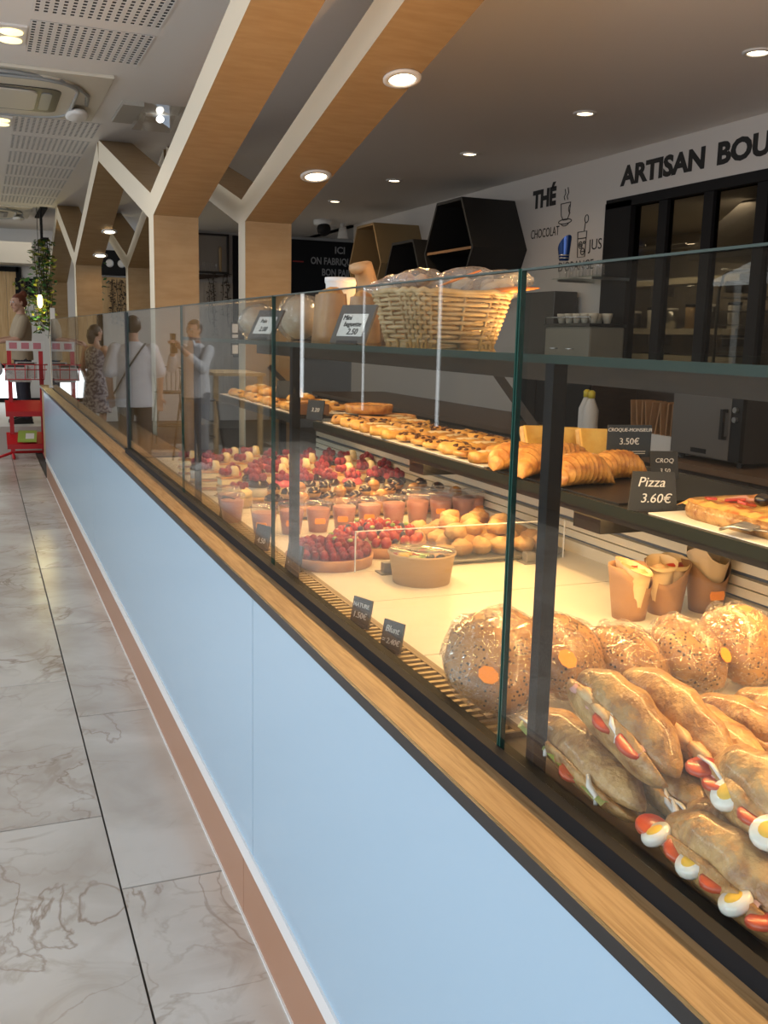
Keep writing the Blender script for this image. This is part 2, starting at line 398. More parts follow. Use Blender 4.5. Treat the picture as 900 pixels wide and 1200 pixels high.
def line_art(name, strokes, label):
    mb = MB()
    for pts in strokes:
        mb.tube([(WX - 0.002, y, z) for y, z in pts], 0.0045, 5)
    o = mb.build(name, m_ink, wall_r); o['label'] = label
def arc(cy, cz, ry, rz, a0, a1, n=14): return [(cy + ry * math.cos(math.radians(a0 + (a1 - a0) * i / n)), cz + rz * math.sin(math.radians(a0 + (a1 - a0) * i / n))) for i in range(n + 1)]
cy = 8.37
line_art('cup_drawing', [[(cy + .085, 2.89), (cy + .07, 2.78), (cy + .035, 2.735), (cy - .04, 2.735), (cy - .07, 2.78), (cy - .085, 2.89), (cy + .085, 2.89)],
    arc(cy - .09, 2.83, .035, .04, -80, 80)[::-1], arc(cy, 2.72, .115, .022, 0, 360, 20), arc(cy, 2.70, .06, .02, 180, 360),
    [(cy + .02, 2.92), (cy + .035, 2.95), (cy + .01, 2.98), (cy + .025, 3.02)], [(cy - .03, 2.92), (cy - .015, 2.95), (cy - .04, 2.98), (cy - .025, 3.03)]], 'line drawing of a steaming cup and saucer')
cy = 8.06
line_art('juice_drawing', [[(cy + .075, 2.60), (cy + .06, 2.37), (cy - .06, 2.37), (cy - .075, 2.60), (cy + .075, 2.60)], [(cy + .07, 2.54), (cy - .07, 2.54)],
    arc(cy + .02, 2.48, .03, .03, 0, 360), arc(cy - .02, 2.42, .03, .03, 0, 360), arc(cy + .02, 2.48, .013, .013, 0, 360), [(cy - .05, 2.42), (cy + .01, 2.42)], arc(cy - .04, 2.5, .012, .012, 0, 360),
    [(cy - .03, 2.60), (cy - .045, 2.68)], arc(cy - .06, 2.71, .03, .035, 0, 360)], 'line drawing of a juice glass with straw')
# window frame
mb = MB()
mb.span((WX - 0.03, 3.2, 2.75), (WX + 0.08, 7.66, 2.83)); mb.span((WX - 0.03, 3.2, 1.24), (WX + 0.08, 7.66, 1.32))
mb.span((WX - 0.03, 7.29, 1.3), (WX + 0.08, 7.67, 2.8))
win = struct('window_5', mb, m_blackm)
mul = MB().span((WX - 0.01, -0.055, 1.32), (WX + 0.06, 0.055, 2.75)).build('mullion', m_blackm, win, loc=(0, 6.88, 0))
for y in (6.33, 5.76, 5.2, 4.63, 4.06, 3.5): dup(mul, loc=(0, y, 0))
ys = [7.29, 6.88, 6.33, 5.76, 5.2, 4.63, 4.06, 3.5, 3.2]
m_kglass = glassy('dim_window_glass', (0.62, 0.58, 0.52), gl=0.3)
for a, b in zip(ys[:-1], ys[1:]):
    MB().span((WX + 0.02, b, 1.32), (WX + 0.026, a, 2.75)).build('pane', m_kglass, win)
struct('trim_1', MB().span((WX - 0.02, 3.0, 0.85), (WX - 0.002, 7.66, 1.24)), m_brown)

# far walls
struct('wall_far', MB().span((-3.7, 18.0, 0), (3.0, 18.1, CEIL)), m_white)
wall_rear = struct('wall_rear', MB().span((2.95, 16.4, 0), (7.6, 16.5, CEIL)), mat('grey_plaster', (0.42, 0.40, 0.38), 0.7))
struct('wall_side', MB().span((7.5, 12.9, 0), (7.6, 16.5, CEIL)), m_white)
struct('ceiling_rear', MB().span((5.2, 14.2, CEIL), (7.6, 16.5, CEIL + 0.1)), m_ceil)
bb = MB().span((3.93, 16.35, 1.2), (7.0, 16.4, 3.17)).build('board', m_blackm)
tag(bb, 'big black menu board with grey capitals on the far wall behind the shelves', 'sign')
m_greyink = mat('grey_ink', (0.30, 0.29, 0.28), 0.7); m_redink = mat('red_ink', (0.35, 0.03, 0.02), 0.7)
letters('ICI', 0.16, frame_y((5.69, 16.347, 2.975)), m_greyink, bb, width=0.18, bold=0.004)
letters('ON FABRIQUE', 0.16, frame_y((5.264, 16.347, 2.785)), m_greyink, bb, width=0.80, bold=0.004)
letters('BON PAIN', 0.16, frame_y((5.464, 16.347, 2.60)), m_greyink, bb, width=0.55, bold=0.004)
MB().span((4.95, 16.346, 2.80), (5.14, 16.352, 2.82)).build('red_line', m_redink, bb)
MB().span((5.0, 16.346, 2.19), (5.22, 16.352, 2.25)).build('red_line', m_redink, bb)

# bakehouse behind the window
struct('wall_kitchen', MB().span((8.5, 2.5, 0), (8.6, 13, CEIL)).span((5.34, 12.8, 0), (8.6, 12.9, CEIL)).span((5.34, 2.4, 0), (8.6, 2.5, CEIL)), mat('kitchen_wall', (0.50, 0.45, 0.38), 0.6))
struct('ceiling_kitchen', MB().span((5.34, 2.4, 3.0), (8.6, 12.9, 3.1)), m_white)
area('kitchen_lamp', (7.0, 9.0, 2.95), (0, 0, 0), 0.5, 2.5, 26, (1.0, 0.85, 0.62))
# ------------------------------------------------------------------ Y-shaped plywood columns
def y_column(x0, x1_, y, label, sn=0.276, sf=0.276):
    """stem and two arms: plywood faces with pale sawn edges"""
    r = thing('wooden_column', label, 'column', (x0, y, 0), 0, 'forked plywood columns along the counter')
    w = x1_ - x0; d = 0.09; fk = 2.31; th = 0.165
    def piece(name, poly):
        mb = MB(); n = len(poly)
        vs = [(0, p[0], p[1]) for p in poly] + [(w, p[0], p[1]) for p in poly]
        mb.add(vs, [tuple(range(n))], 1); mb.add(vs, [tuple(range(n, 2 * n))], 1)
        mb.add(vs, [(i, (i + 1) % n, n + (i + 1) % n, n + i) for i in range(n)], 0)
        return mb.build(name, [m_ply, m_plye], r)
    piece('stem', [(-d, 0), (d, 0), (d, fk), (-d, fk)])
    for sg, sl in ((-1, sn), (1, sf)):
        run = (CEIL - th - fk) / sl
        piece('arm', [(0, fk), (sg * d, fk), (sg * (d + run), CEIL - th), (sg * (d + run - 0.05), CEIL - 0.001), (0, fk + th - sl * d)])
    return r
AX = (1.037, 1.318); BX = (1.62, 1.93)
A1 = y_column(*AX, 6.50, 'nearest pale forked wooden column of the row beside the counter glass', 0.235)
A2 = y_column(*AX, 11.89, 'second forked wooden column of the row beside the glass, mid distance', 0.297, 0.32)
A3 = y_column(*AX, 16.6, 'farthest forked wooden column, next to the green plants', 0.339)
B1 = y_column(*BX, 6.50, 'nearest forked wooden column of the inner row, standing behind the far pastry shelf', 0.235)
B2 = y_column(*BX, 11.95, 'farther forked wooden column of the inner row, half hidden by the nearest one', 0.297)
# downlights let into the arms and the ceiling
def downlight(loc, label, pw, parent=None, tilt=0.0, size=0.055, group='round recessed downlights', square=True):
    r = thing('ceiling_downlight', label, 'downlight', loc, 0, group, rot=(tilt, 0, 0))
    MB().lathe([(size * 1.45, 0.0), (size * 1.45, -0.008), (size * 1.02, -0.012), (size * 1.02, 0.0)], 24).build('rim', m_white, r)
    MB().lathe([(size, -0.006), (size * 0.2, -0.0065)], 20).build('lamp', m_bulb, r)
    if pw:
        s = spot('downlight_lamp', (loc[0], loc[1], loc[2] - 0.03), pw, (1.0, 0.66, 0.36), 2.75, 0.8)
    return r
WARM = (1.0, 0.57, 0.21)
def onarm(dy, sl=0.235): return 2.31 + sl * (dy - 0.09)
ti = -math.atan(0.235)
downlight((1.86, 4.43, onarm(2.07) - 0.002), 'round downlight set high in the near arm of the inner wooden column', 14, tilt=ti, size=0.062)
downlight((1.83, 5.60, onarm(0.90) - 0.002), 'round downlight set low in the near arm of the inner wooden column', 14, tilt=ti, size=0.062)
downlight((1.29, 10.75, onarm(1.14, 0.276) - 0.002), 'downlight on the arm of the second column by the glass', 5, tilt=ti)
downlight((1.27, 11.45, onarm(0.44, 0.276) - 0.002), 'lowest downlight on the second column by the glass', 4, tilt=ti)
for k, y in enumerate((4.668, 6.392, 8.219, 9.963, 11.848, 13.574)):
    downlight((4.12, y, CEIL), ORD[k] + ' downlight of the row along the right ceiling, counted from the camera', 13, size=0.058)
# twin square-set lamps on the street side ceiling
for k, (x, y, lab) in enumerate(((0.24, 6.24, 'double square ceiling lamp between the two perforated panels'), (0.24, 8.78, 'double square ceiling lamp behind the air conditioner'))):
    r = thing('twin_ceiling_lamp', lab, 'ceiling lamp', (x, y, CEIL), 0, 'double ceiling lamps')
    MB().box((-0.02, 0, -0.006), (0.20, 0.38, 0.012)).build('frame', m_white, r)
    for dy in (-0.085, 0.085):
        MB().lathe([(0.062, -0.013), (0.062, -0.02), (0.01, -0.022)], 20, (0, dy, 0)).build('lamp', mat('yellow_lamp', (1, .8, .4), 0.4, emit=(1.0, 0.80, 0.38), es=2.0), r)
    spot('twin_lamp_light', (x, y, CEIL - 0.05), 16, (1.0, 0.85, 0.62), 2.2, 0.7)
# cassette air conditioners
def cassette(loc, label):
    r = thing('air_conditioner', label, 'air conditioner', loc, 0, 'ceiling cassette air conditioners')
    beige = mat('aircon_cream', (0.62, 0.585, 0.50), 0.45); g = mat('aircon_grey', (0.30, 0.32, 0.33), 0.35)
    MB().span((-0.55, 0, -0.022), (0.70, 1.45, 0.0), bev=0.006).build('panel', beige, r)
    def rr(x0, x1_, y0, y1, rad, n=6):
        P = []
        for cx, cy, a in ((x1_ - rad, y1 - rad, 0), (x0 + rad, y1 - rad, 90), (x0 + rad, y0 + rad, 180), (x1_ - rad, y0 + rad, 270)):
            P += [(cx + rad * math.cos(math.radians(a + 90 * i / n)), cy + rad * math.sin(math.radians(a + 90 * i / n))) for i in range(n + 1)]
        return P
    MB().prism(rr(-0.5, 0.50, 0.10, 1.32, 0.28), -0.05, -0.02, 'z').build('face', beige, r)
    MB().tube([(p[0], p[1], -0.05) for p in rr(-0.5, 0.50, 0.10, 1.32, 0.28)], 0.012, 6, closed=True).build('groove', g, r)
    MB().prism(rr(-0.42, 0.40, 0.34, 1.10, 0.09), -0.056, -0.05, 'z').build('air_slot', m_black, r)
    MB().prism(rr(-0.40, 0.25, 0.43, 1.03, 0.06), -0.066, -0.056, 'z').build('louver', beige, r)
    MB().prism(rr(0.275, 0.345, 0.46, 1.0, 0.03), -0.062, -0.056, 'z').build('slot_strip', g, r)  # narrow grey strip on the black air slot
    MB().lathe([(0.10, -0.05), (0.11, -0.07), (0.08, -0.085), (0.0, -0.09)], 20, (0.555, 1.06, 0), sc=(0.75, 1.9)).build('sensor_cover', m_white, r)
    MB().tube([(-0.5, 0.05, -0.035), (0.1, 0.06, -0.035), (0.38, 0.16, -0.035), (0.5, 0.3, -0.035), (0.58, 0.52, -0.035), (0.60, 0.8, -0.035)], 0.013, 6).build('flap_edge', g, r)
    return r
cassette((0.19, 6.92, CEIL), 'cream ceiling cassette air conditioner between perforated panels')
cassette((0.05, 14.6, CEIL), 'far cassette air conditioner near the rear wall')
r = thing('emergency_light', 'clear emergency light box with a lit bulb on the ceiling beside the column', 'emergency light', (1.03, 7.6, CEIL))
MB().span((0, 0, -0.03), (0.15, 0.66, 0)).build('housing', mat('aircon_beige', (0.45, 0.43, 0.38), 0.5), r)
MB().span((0.15, 0, -0.07), (0.45, 0.66, -0.002)).build('cover', m_acryl, r)
MB().ball((0.32, 0.35, -0.035), (0.03, 0.05, 0.025)).build('bulb', emis('cool_bulb', (1, .95, .85), 4), r)
r = thing('security_camera', 'white dome security camera on the ceiling near the black board', 'camera', (4.64, 13.87, CEIL))
MB().lathe([(0.13, 0), (0.13, -0.06), (0.10, -0.08)], 20).build('base', m_white, r); MB().ball((0, -0.06, -0.13), 0.10, 16, 10).build('lens', m_blackm, r)
r = thing('ceiling_spotlight', 'small white spotlight on the ceiling right of the dome camera', 'spotlight', (5.02, 14.1, CEIL))
MB().cyl((0, 0, -0.05), 0.03, 0.05, 12).build('mount', m_white, r); MB().lathe([(0.05, 0), (0.08, -0.17), (0.07, -0.17)], 16, (0, -0.03, -0.05)).build('shade', m_white, r)

# ------------------------------------------------------------------ the serving counter
Y0, Y1 = -0.55, 11.12
dc = thing('display_counter', 'long white fronted display counter with an oak ledge and copper kickboard', 'counter', (0.61, 2.35, 0))
for a, b in ((Y0, 2.343), (2.347, 6.2), (6.204, Y1)):
    MB().span((0.61, a, 0.236), (0.64, b, 0.944)).build('front_panel', m_panel, dc, True)
for a, b in ((Y0, 2.449), (2.452, 6.2), (6.203, Y1)):
    MB().span((0.611, a, 0.006), (0.64, b, 0.190)).build('kickboard', m_kick, dc, True)
MB().span((0.604, Y0, 0.190), (0.64, Y1, 0.236)).build('pale_edge_strip', m_lite, dc, True)
MB().span((0.606, Y0, 0), (0.611, Y1, 0.007)).build('pale_base_strip', m_lite, dc, True)
MB().span((0.612, Y0, 0.950), (0.705, 11.9, 0.967)).build('oak_ledge', m_oak, dc, True)
MB().span((0.606, Y0, 0.944), (0.612, 11.9, 0.9665)).build('ledge_edge', m_black, dc, True)
MB().span((0.684, Y0, 0.955), (0.702, 5.27, 0.992)).span((0.702, Y0, 0.955), (0.729, 5.27, 0.984)).build('glass_channel', m_blackm, dc, True)
MB().span((0.698, 5.27, 0.955), (0.720, Y1, 0.975)).build('glass_channel', m_black, dc, True)
MB().span((0.729, Y0, 0.93), (0.738, 5.2, 0.976)).build('bronze_lip', m_brass, dc, True)
MB().span((0.705, 5.25, 0.944), (0.98, Y1, 0.966)).build('oak_ledge', m_oak, dc, True)
MB().span((0.64, Y0, 0.02), (1.74, 5.3, 0.86)).span((0.64, 5.3, 0.02), (0.98, Y1, 0.944)).build('carcass', m_char, dc, True)
MB().span((0.612, 11.13, 0.2), (0.72, 11.5, 0.944)).build('end_post', m_kraft2, dc, True)
MB().span((0.738, 0.4, 0.905), (0.83, 5.2, 0.912)).build('air_duct', m_black, dc, True)
MB().span((0.737, 0.4, 0.925), (0.748, 5.2, 0.945)).span((0.815, 0.4, 0.925), (0.832, 5.2, 0.945)).build('grille_rail', m_brass, dc, True)
p = 0.0262; n = int((5.2 - 0.45) / p)
bar = MB().span((-0.034, -0.0055, -0.012), (0.034, 0.0055, 0.0)).build('grille_bar', mat('bronze_bar', (0.38, 0.30, 0.17), 0.35, 0.5), dc, loc=(0.7815 - 0.61, 0.46 - 2.35, 0.944))
for i in range(1, n): dup(bar, loc=(0.7815 - 0.61, 0.46 + p * i - 2.35, 0.944))
y = 0.51 - 0.43
while y < 5.1:
    MB().span((0.834, max(y, 0.3) + 0.0022, 0.926), (1.722, y + 0.43 - 0.0022, 0.940), bev=0.001).build('deck_panel', m_deck, dc, True); y += 0.43
MB().span((0.83, 0.3, 0.86), (1.74, 5.3, 0.926)).build('deck_base', m_blackm, dc, True)
# stepped air-outlet rails at the back of the deck
bl = mat('blue_grey_gap', (0.13, 0.145, 0.165), 0.4)
for z0, z1, x, m in ((0.938, 0.975, 1.712, m_cream), (0.975, 0.986, 1.735, bl), (0.986, 1.008, 1.716, m_cream), (1.008, 1.012, 1.735, m_black), (1.012, 1.034, 1.716, m_cream),
                     (1.034, 1.048, 1.735, bl), (1.048, 1.075, 1.716, m_cream), (1.075, 1.079, 1.735, m_black), (1.079, 1.10, 1.716, m_cream), (1.10, 1.118, 1.735, bl), (1.118, 1.19, 1.716, m_cream)):
    MB().span((x, 0.3, z0), (1.78, 5.2, z1)).build('air_rail', m, dc, True)
MB().span((1.716, 0.3, 1.19), (1.78, 5.2, 1.20)).build('air_rail', m_char, dc, True)

# glass screens
def screen(a, b, z0, label, edge=m_gedge, ew=0.003):
    r = thing('glass_screen', label, 'glass screen', (GX, a, z0), 0, 'clear glass panes of the counter screen')
    MB().span((-0.004, ew, 0), (0.004, b - a - ew, 1.697 - z0 - 0.003)).build('pane', m_glass, r)
    MB().span((-0.004, ew, 1.697 - z0 - 0.003), (0.004, b - a - ew, 1.697 - z0)).build('top_edge', m_gedge2, r)
    MB().span((-0.004, 0, 0), (0.004, ew, 1.697 - z0)).build('side_edge', edge, r)
    MB().span((-0.004, b - a - ew, 0), (0.004, b - a, 1.697 - z0)).build('side_edge', edge, r)
screen(-0.03, 1.230, 0.985, 'nearest clear glass pane, in front of the sandwiches')
screen(1.234, 2.498, 0.985, 'clear glass pane in front of the price cards and the basket')
screen(2.502, 3.763, 0.985, 'clear glass pane in front of the pink cups')
screen(3.767, 5.235, 0.985, 'clear glass pane mirroring the man with the phone')
screen(5.27, 8.2, 0.967, 'clear glass pane beyond the black joint, mirroring the man in the T-shirt', m_black, 0.006)
screen(8.206, 11.05, 0.967, 'last clear glass pane near the red stand', m_black, 0.004)
tag(MB().span((GX - 0.012, 5.236, 0.967), (GX + 0.012, 5.268, 1.69)).build('joint_post', m_black), 'black upright joint between two counter glass panes', 'post')

# glass shelf on posts above the deck, with its warm LED strip
gs = thing('glass_shelf', 'long clear glass shelf on slim black posts behind the counter glass', 'shelf', (0.735, 0.3, 0.94))
MB().span((0.738, 0.3, 1.568), (1.30, 3.95, 1.580)).build('shelf_glass', glassy('shelf_glass', (0.86, 0.93, 0.90)), gs, True)
MB().span((0.735, 0.3, 1.568), (0.738, 3.95, 1.580)).build('front_edge', m_gedge2, gs, True)
MB().span((1.30, 0.3, 1.568), (1.303, 3.95, 1.580)).build('rear_edge', m_gedge2, gs, True)
for y in (1.19, 2.43, 3.67):
    MB().span((0.733, y - 0.011, 0.93), (0.755, y + 0.011, 1.568)).build('post', m_blackm, gs, True)
MB().span((1.06, 0.3, 1.545), (1.12, 3.95, 1.567)).build('rear_rail', m_brown, gs, True)
MB().span((1.09, 0.36, 1.541), (1.11, 3.94, 1.545)).build('led_strip', m_led, gs, True)
MB().span((1.045, 0.3, 1.520), (1.052, 3.95, 1.567)).build('led_cover', m_brown, gs, True)
for (x, ya, za, yb, zb) in ((1.76, 3.40, 1.58, 2.77, 1.205), (1.79, 7.1, 1.54, 5.75, 1.22)):
    MB().tube([(x, ya, za), (x, yb, zb)], 0.022, 4, sm=False).build('brace', m_black, gs, True)
MB().span((1.11, 3.36, 1.54), (1.79, 3.41, 1.567)).build('cross_arm', m_black, gs, True)
area('led_strip_light', (1.085, 2.15, 1.538), (0, 0, 0), 0.03, 3.6, 32, WARM)
area('deck_bounce_fill', (1.285, 2.3, 1.588), (PI, 0, 0), 0.02, 3.4, 22, (1.0, 0.56, 0.22))  # added upward fill standing in for warm bounce from the deck onto the arms
area('under_shelf_led', (1.415, 2.3, 1.183), (0, 0.25, 0), 0.015, 3.6, 13, WARM)
area('led_strip_light_far', (1.2, 4.95, 1.75), (0, 0.0, 0), 0.03, 1.8, 10, WARM)

# pastry shelf
def pastry_shelf(a, b, label):
    r = thing('pastry_shelf', label, 'shelf', (1.38, a, 1.2))
    MB().span((1.383, a, 1.203), (1.95, b, 1.2145)).build('shelf_board', mat('black_tray_top', (0.03, 0.028, 0.026), 0.25), r, True)
    MB().span((1.377, a, 1.190), (1.383, b, 1.216)).build('front_edge', mat('green_black_edge', (0.012, 0.018, 0.016), 0.4, spec=0.25), r, True)
    MB().span((1.384, a, 1.174), (1.392, b, 1.203)).build('front_rail', m_black, r, True)
    return r
ps = pastry_shelf(0.4, 4.22, 'black pastry shelf over the rear of the deck, carrying pizza and croissants')
for y in (1.03, 2.09, 3.15):
    MB().prism([(1.39, 1.19), (1.60, 1.19), (1.53, 1.165), (1.53, 1.13), (1.40, 1.13), (1.40, 1.165)], y - 0.09, y + 0.03, 'y').span((1.53, y - 0.05, 1.15), (1.72, y, 1.19)).build('bracket', m_black, ps, True)
ps2 = pastry_shelf(4.50, 6.30, 'far black pastry shelf with lit pastries before the wooden column')
MB().span((1.80, 5.2, 0), (1.84, 5.24, 1.2)).span((1.80, 6.2, 0), (1.84, 6.24, 1.2)).span((1.80, 4.55, 0), (1.84, 4.59, 1.2)).build('leg', m_black, ps2, True)

# ------------------------------------------------------------------ price cards
def card(loc, rz, w, h, lines, label, lean=-0.2, white=False, taper=0.0, col=None):
    r = thing('price_card', label, 'price card', loc, 0, 'small price cards', rot=(lean, 0, rz))
    t = 0.003
    MB().prism([(-w / 2, 0), (w / 2, 0), (w / 2 * (1 - taper), h), (-w / 2 * (1 - taper), h)], -t, t, 'y').build('slate', col or m_chalk, r)
    MB().span((-w * 0.3, -0.004, -0.002), (w * 0.3, 0.02, 0.006)).build('foot', m_black, r)
    if white: MB().span((-w * 0.36, -t - 0.0008, h * 0.18), (w * 0.36, -t, h * 0.76)).build('label_sheet', m_paper, r)
    for s, sz, x, z, sh in lines:
        letters(s, sz, frame_y((x * w, -t - 0.0012, z * h)), m_ink if white else m_chalkw, r, shear=sh, align='CENTER')
    return r
rc = -PI / 2 + 0.35
card((0.775, 2.02, 0.945), rc, 0.062, 0.066, [('NATURE', 0.014, 0, 0.68, 0), ('1.50€', 0.020, 0, 0.30, 0.1)], 'black price card reading NATURE, farther of the pair by the grille')
card((0.775, 1.835, 0.945), rc, 0.060, 0.064, [('Blunt', 0.020, 0, 0.62, 0.2), ('= 2.40€', 0.017, 0, 0.24, 0.2)], 'black price card with the chalked word Blunt by the grille')
card((0.785, 2.58, 0.945), rc, 0.066, 0.075, [('6.50', 0.024, 0, 0.25, 0.2), ('Tarte', 0.017, 0, 0.66, 0.1)], 'black price card standing at the foot of the raspberry tart')
card((0.775, 2.88, 0.945), rc, 0.070, 0.075, [('4.50', 0.024, 0, 0.25, 0.2)], 'dark price card beside the first pink cups')
card((0.785, 3.40, 0.945), rc, 0.075, 0.08, [('3.50', 0.024, 0, 0.25, 0.2)], 'dark price card farthest along the grille')
card((1.43, 1.842, 1.2145), -0.40, 0.115, 0.092, [('Pizza', 0.032, -0.05, 0.62, 0.25), ('3.60€', 0.030, 0.05, 0.22, 0.2)], 'black slanted price card reading Pizza at the shelf edge', lean=-0.12, taper=0.16)
r = card((1.71, 2.33, 1.275), -0.22, 0.132, 0.092, [('CROQUE-MONSIEUR', 0.0142, 0, 0.80, 0.1), ('3.50€', 0.026, 0, 0.40, 0)], 'printed black price card reading CROQUE-MONSIEUR above the croissants', lean=0.0, col=mat('dark_blue_card', (0.03, 0.04, 0.05), 0.5))
MB().span((-0.004, 0.002, -0.062), (0.004, 0.01, 0.02)).build('stem', m_black, r)
MB().span((-0.01, -0.004, 0.016), (0.05, -0.003, 0.0175)).span((-0.01, -0.004, 0.010), (0.05, -0.003, 0.0115)).build('lettering', m_chalkw, r)
card((1.79, 2.26, 1.2145), -0.35, 0.08, 0.085, [('CROQ', 0.018, 0, 0.6, 0.2), ('3.50', 0.018, 0, 0.25, 0.2)], 'small dark price card tilted behind the right croissant', lean=-0.35)
card((0.80, 2.20, 1.581), rc, 0.125, 0.098, [('Mini', 0.018, -0.2, 0.60, 0.1), ('baguette', 0.018, 0, 0.43, 0.2), ('2.50', 0.022, 0.06, 0.22, 0.2)], 'grey framed price card with white sheet before the paper bags', lean=-0.42, white=True, col=mat('grey_frame', (0.10, 0.09, 0.085), 0.4))
card((0.83, 3.10, 1.581), rc, 0.135, 0.105, [('Pain', 0.02, -0.1, 0.55, 0.1), ('2.00', 0.024, 0, 0.26, 0.2)], 'grey framed price card before the far bagged loaf', lean=-0.5, white=True, col=mat('grey_frame2', (0.10, 0.09, 0.085), 0.4))
# ------------------------------------------------------------------ food materials
m_crust = mat('baguette_crust', (0.57, 0.34, 0.125), 0.38, 0, (0.25, 0.095, 0.025), ns=22, nd=8, lo=0.40, hi=0.68, bump=0.9, bs=55, vary=0.10, coat=0.35, dist=0.8)
m_crustd = mat('golden_crust', (0.70, 0.36, 0.09), 0.4, 0, (0.38, 0.14, 0.03), ns=30, nd=4, lo=0.40, hi=0.68, bump=0.4, bs=60, vary=0.10, coat=0.2)
m_crumb = mat('white_crumb', (0.80, 0.70, 0.52), 0.7, 0, (0.68, 0.53, 0.33), ns=40, bump=0.3, bs=90)
m_tomato = mat('tomato', (0.36, 0.018, 0.012), 0.3, 0, (0.56, 0.08, 0.03), ns=30, coat=0.2)
m_eggw = mat('egg_white', (0.85, 0.82, 0.74), 0.25, coat=0.4, sss=0.2)
m_yolk = mat('egg_yolk', (0.85, 0.52, 0.06), 0.5)
m_salad = mat('lettuce', (0.22, 0.38, 0.07), 0.4, 0, (0.50, 0.58, 0.25), ns=40)
m_ham = mat('ham', (0.62, 0.30, 0.25), 0.35, 0, (0.72, 0.42, 0.35), ns=30)
m_sauce = mat('white_sauce', (0.82, 0.80, 0.76), 0.2, coat=0.5)
m_chicken = mat('roast_chicken', (0.58, 0.30, 0.12), 0.4, 0, (0.72, 0.50, 0.26), ns=40)
m_seed = speckled('seeded_bun', (0.56, 0.30, 0.10), (0.40, 0.18, 0.05), (0.05, 0.03, 0.015), 125, 0.30)
m_rasp = mat('raspberry', (0.24, 0.012, 0.025), 0.35, 0, (0.38, 0.03, 0.05), ns=200, bump=0.8, bs=300, vary=0.2)
m_straw = mat('strawberry', (0.36, 0.014, 0.014), 0.25, 0, (0.46, 0.06, 0.03), ns=60, vary=0.15, coat=0.3)
m_blue = mat('blueberry', (0.02, 0.022, 0.045), 0.4)
m_tartc = mat('tart_crust', (0.52, 0.27, 0.12), 0.6, 0, (0.42, 0.20, 0.08), ns=30)
m_pink = mat('pink_smoothie', (0.60, 0.27, 0.20), 0.35, 0, (0.55, 0.22, 0.17), ns=6, vary=0.08)
m_pinkg = mat('pink_glaze', (0.75, 0.13, 0.16), 0.18, coat=0.5)
m_choux = mat('choux', (0.60, 0.37, 0.15), 0.55, 0, (0.42, 0.20, 0.06), ns=24, lo=0.4, hi=0.65, bump=0.5, bs=50, vary=0.12)
m_choc = mat('chocolate_glaze', (0.035, 0.014, 0.008), 0.2, coat=0.5)
m_caramel = mat('caramel_glaze', (0.52, 0.24, 0.06), 0.2, coat=0.5)
m_custard = mat('cream_custard', (0.85, 0.70, 0.38), 0.4)
m_sponge = mat('sponge', (0.72, 0.48, 0.20), 0.6, 0, (0.60, 0.36, 0.13), ns=40)
m_gold = mat('gold_card', (0.60, 0.42, 0.16), 0.3, 0.7)
m_danish = mat('danish_dough', (0.78, 0.45, 0.11), 0.4, 0, (0.52, 0.22, 0.045), ns=22, lo=0.38, hi=0.68, bump=0.35, bs=55, vary=0.12, coat=0.3)
m_cheese = mat('pizza_top', (0.85, 0.55, 0.16), 0.4, 0, (0.62, 0.14, 0.04), ns=22, nd=5, lo=0.46, hi=0.60, bump=0.5, bs=50, col3=(0.82, 0.62, 0.28), coat=0.25)
m_toast = mat('croque_cheese', (0.90, 0.62, 0.16), 0.4, 0, (0.80, 0.46, 0.08), ns=16, bump=0.3, bs=40)
m_cream2 = mat('almond_flakes', (0.82, 0.68, 0.42), 0.6)
m_clear = glassy('clear_lid', (0.97, 0.97, 0.97), 1.4, haze=0.035)
m_olive = mat('black_olive', (0.012, 0.01, 0.012), 0.2, coat=0.5)

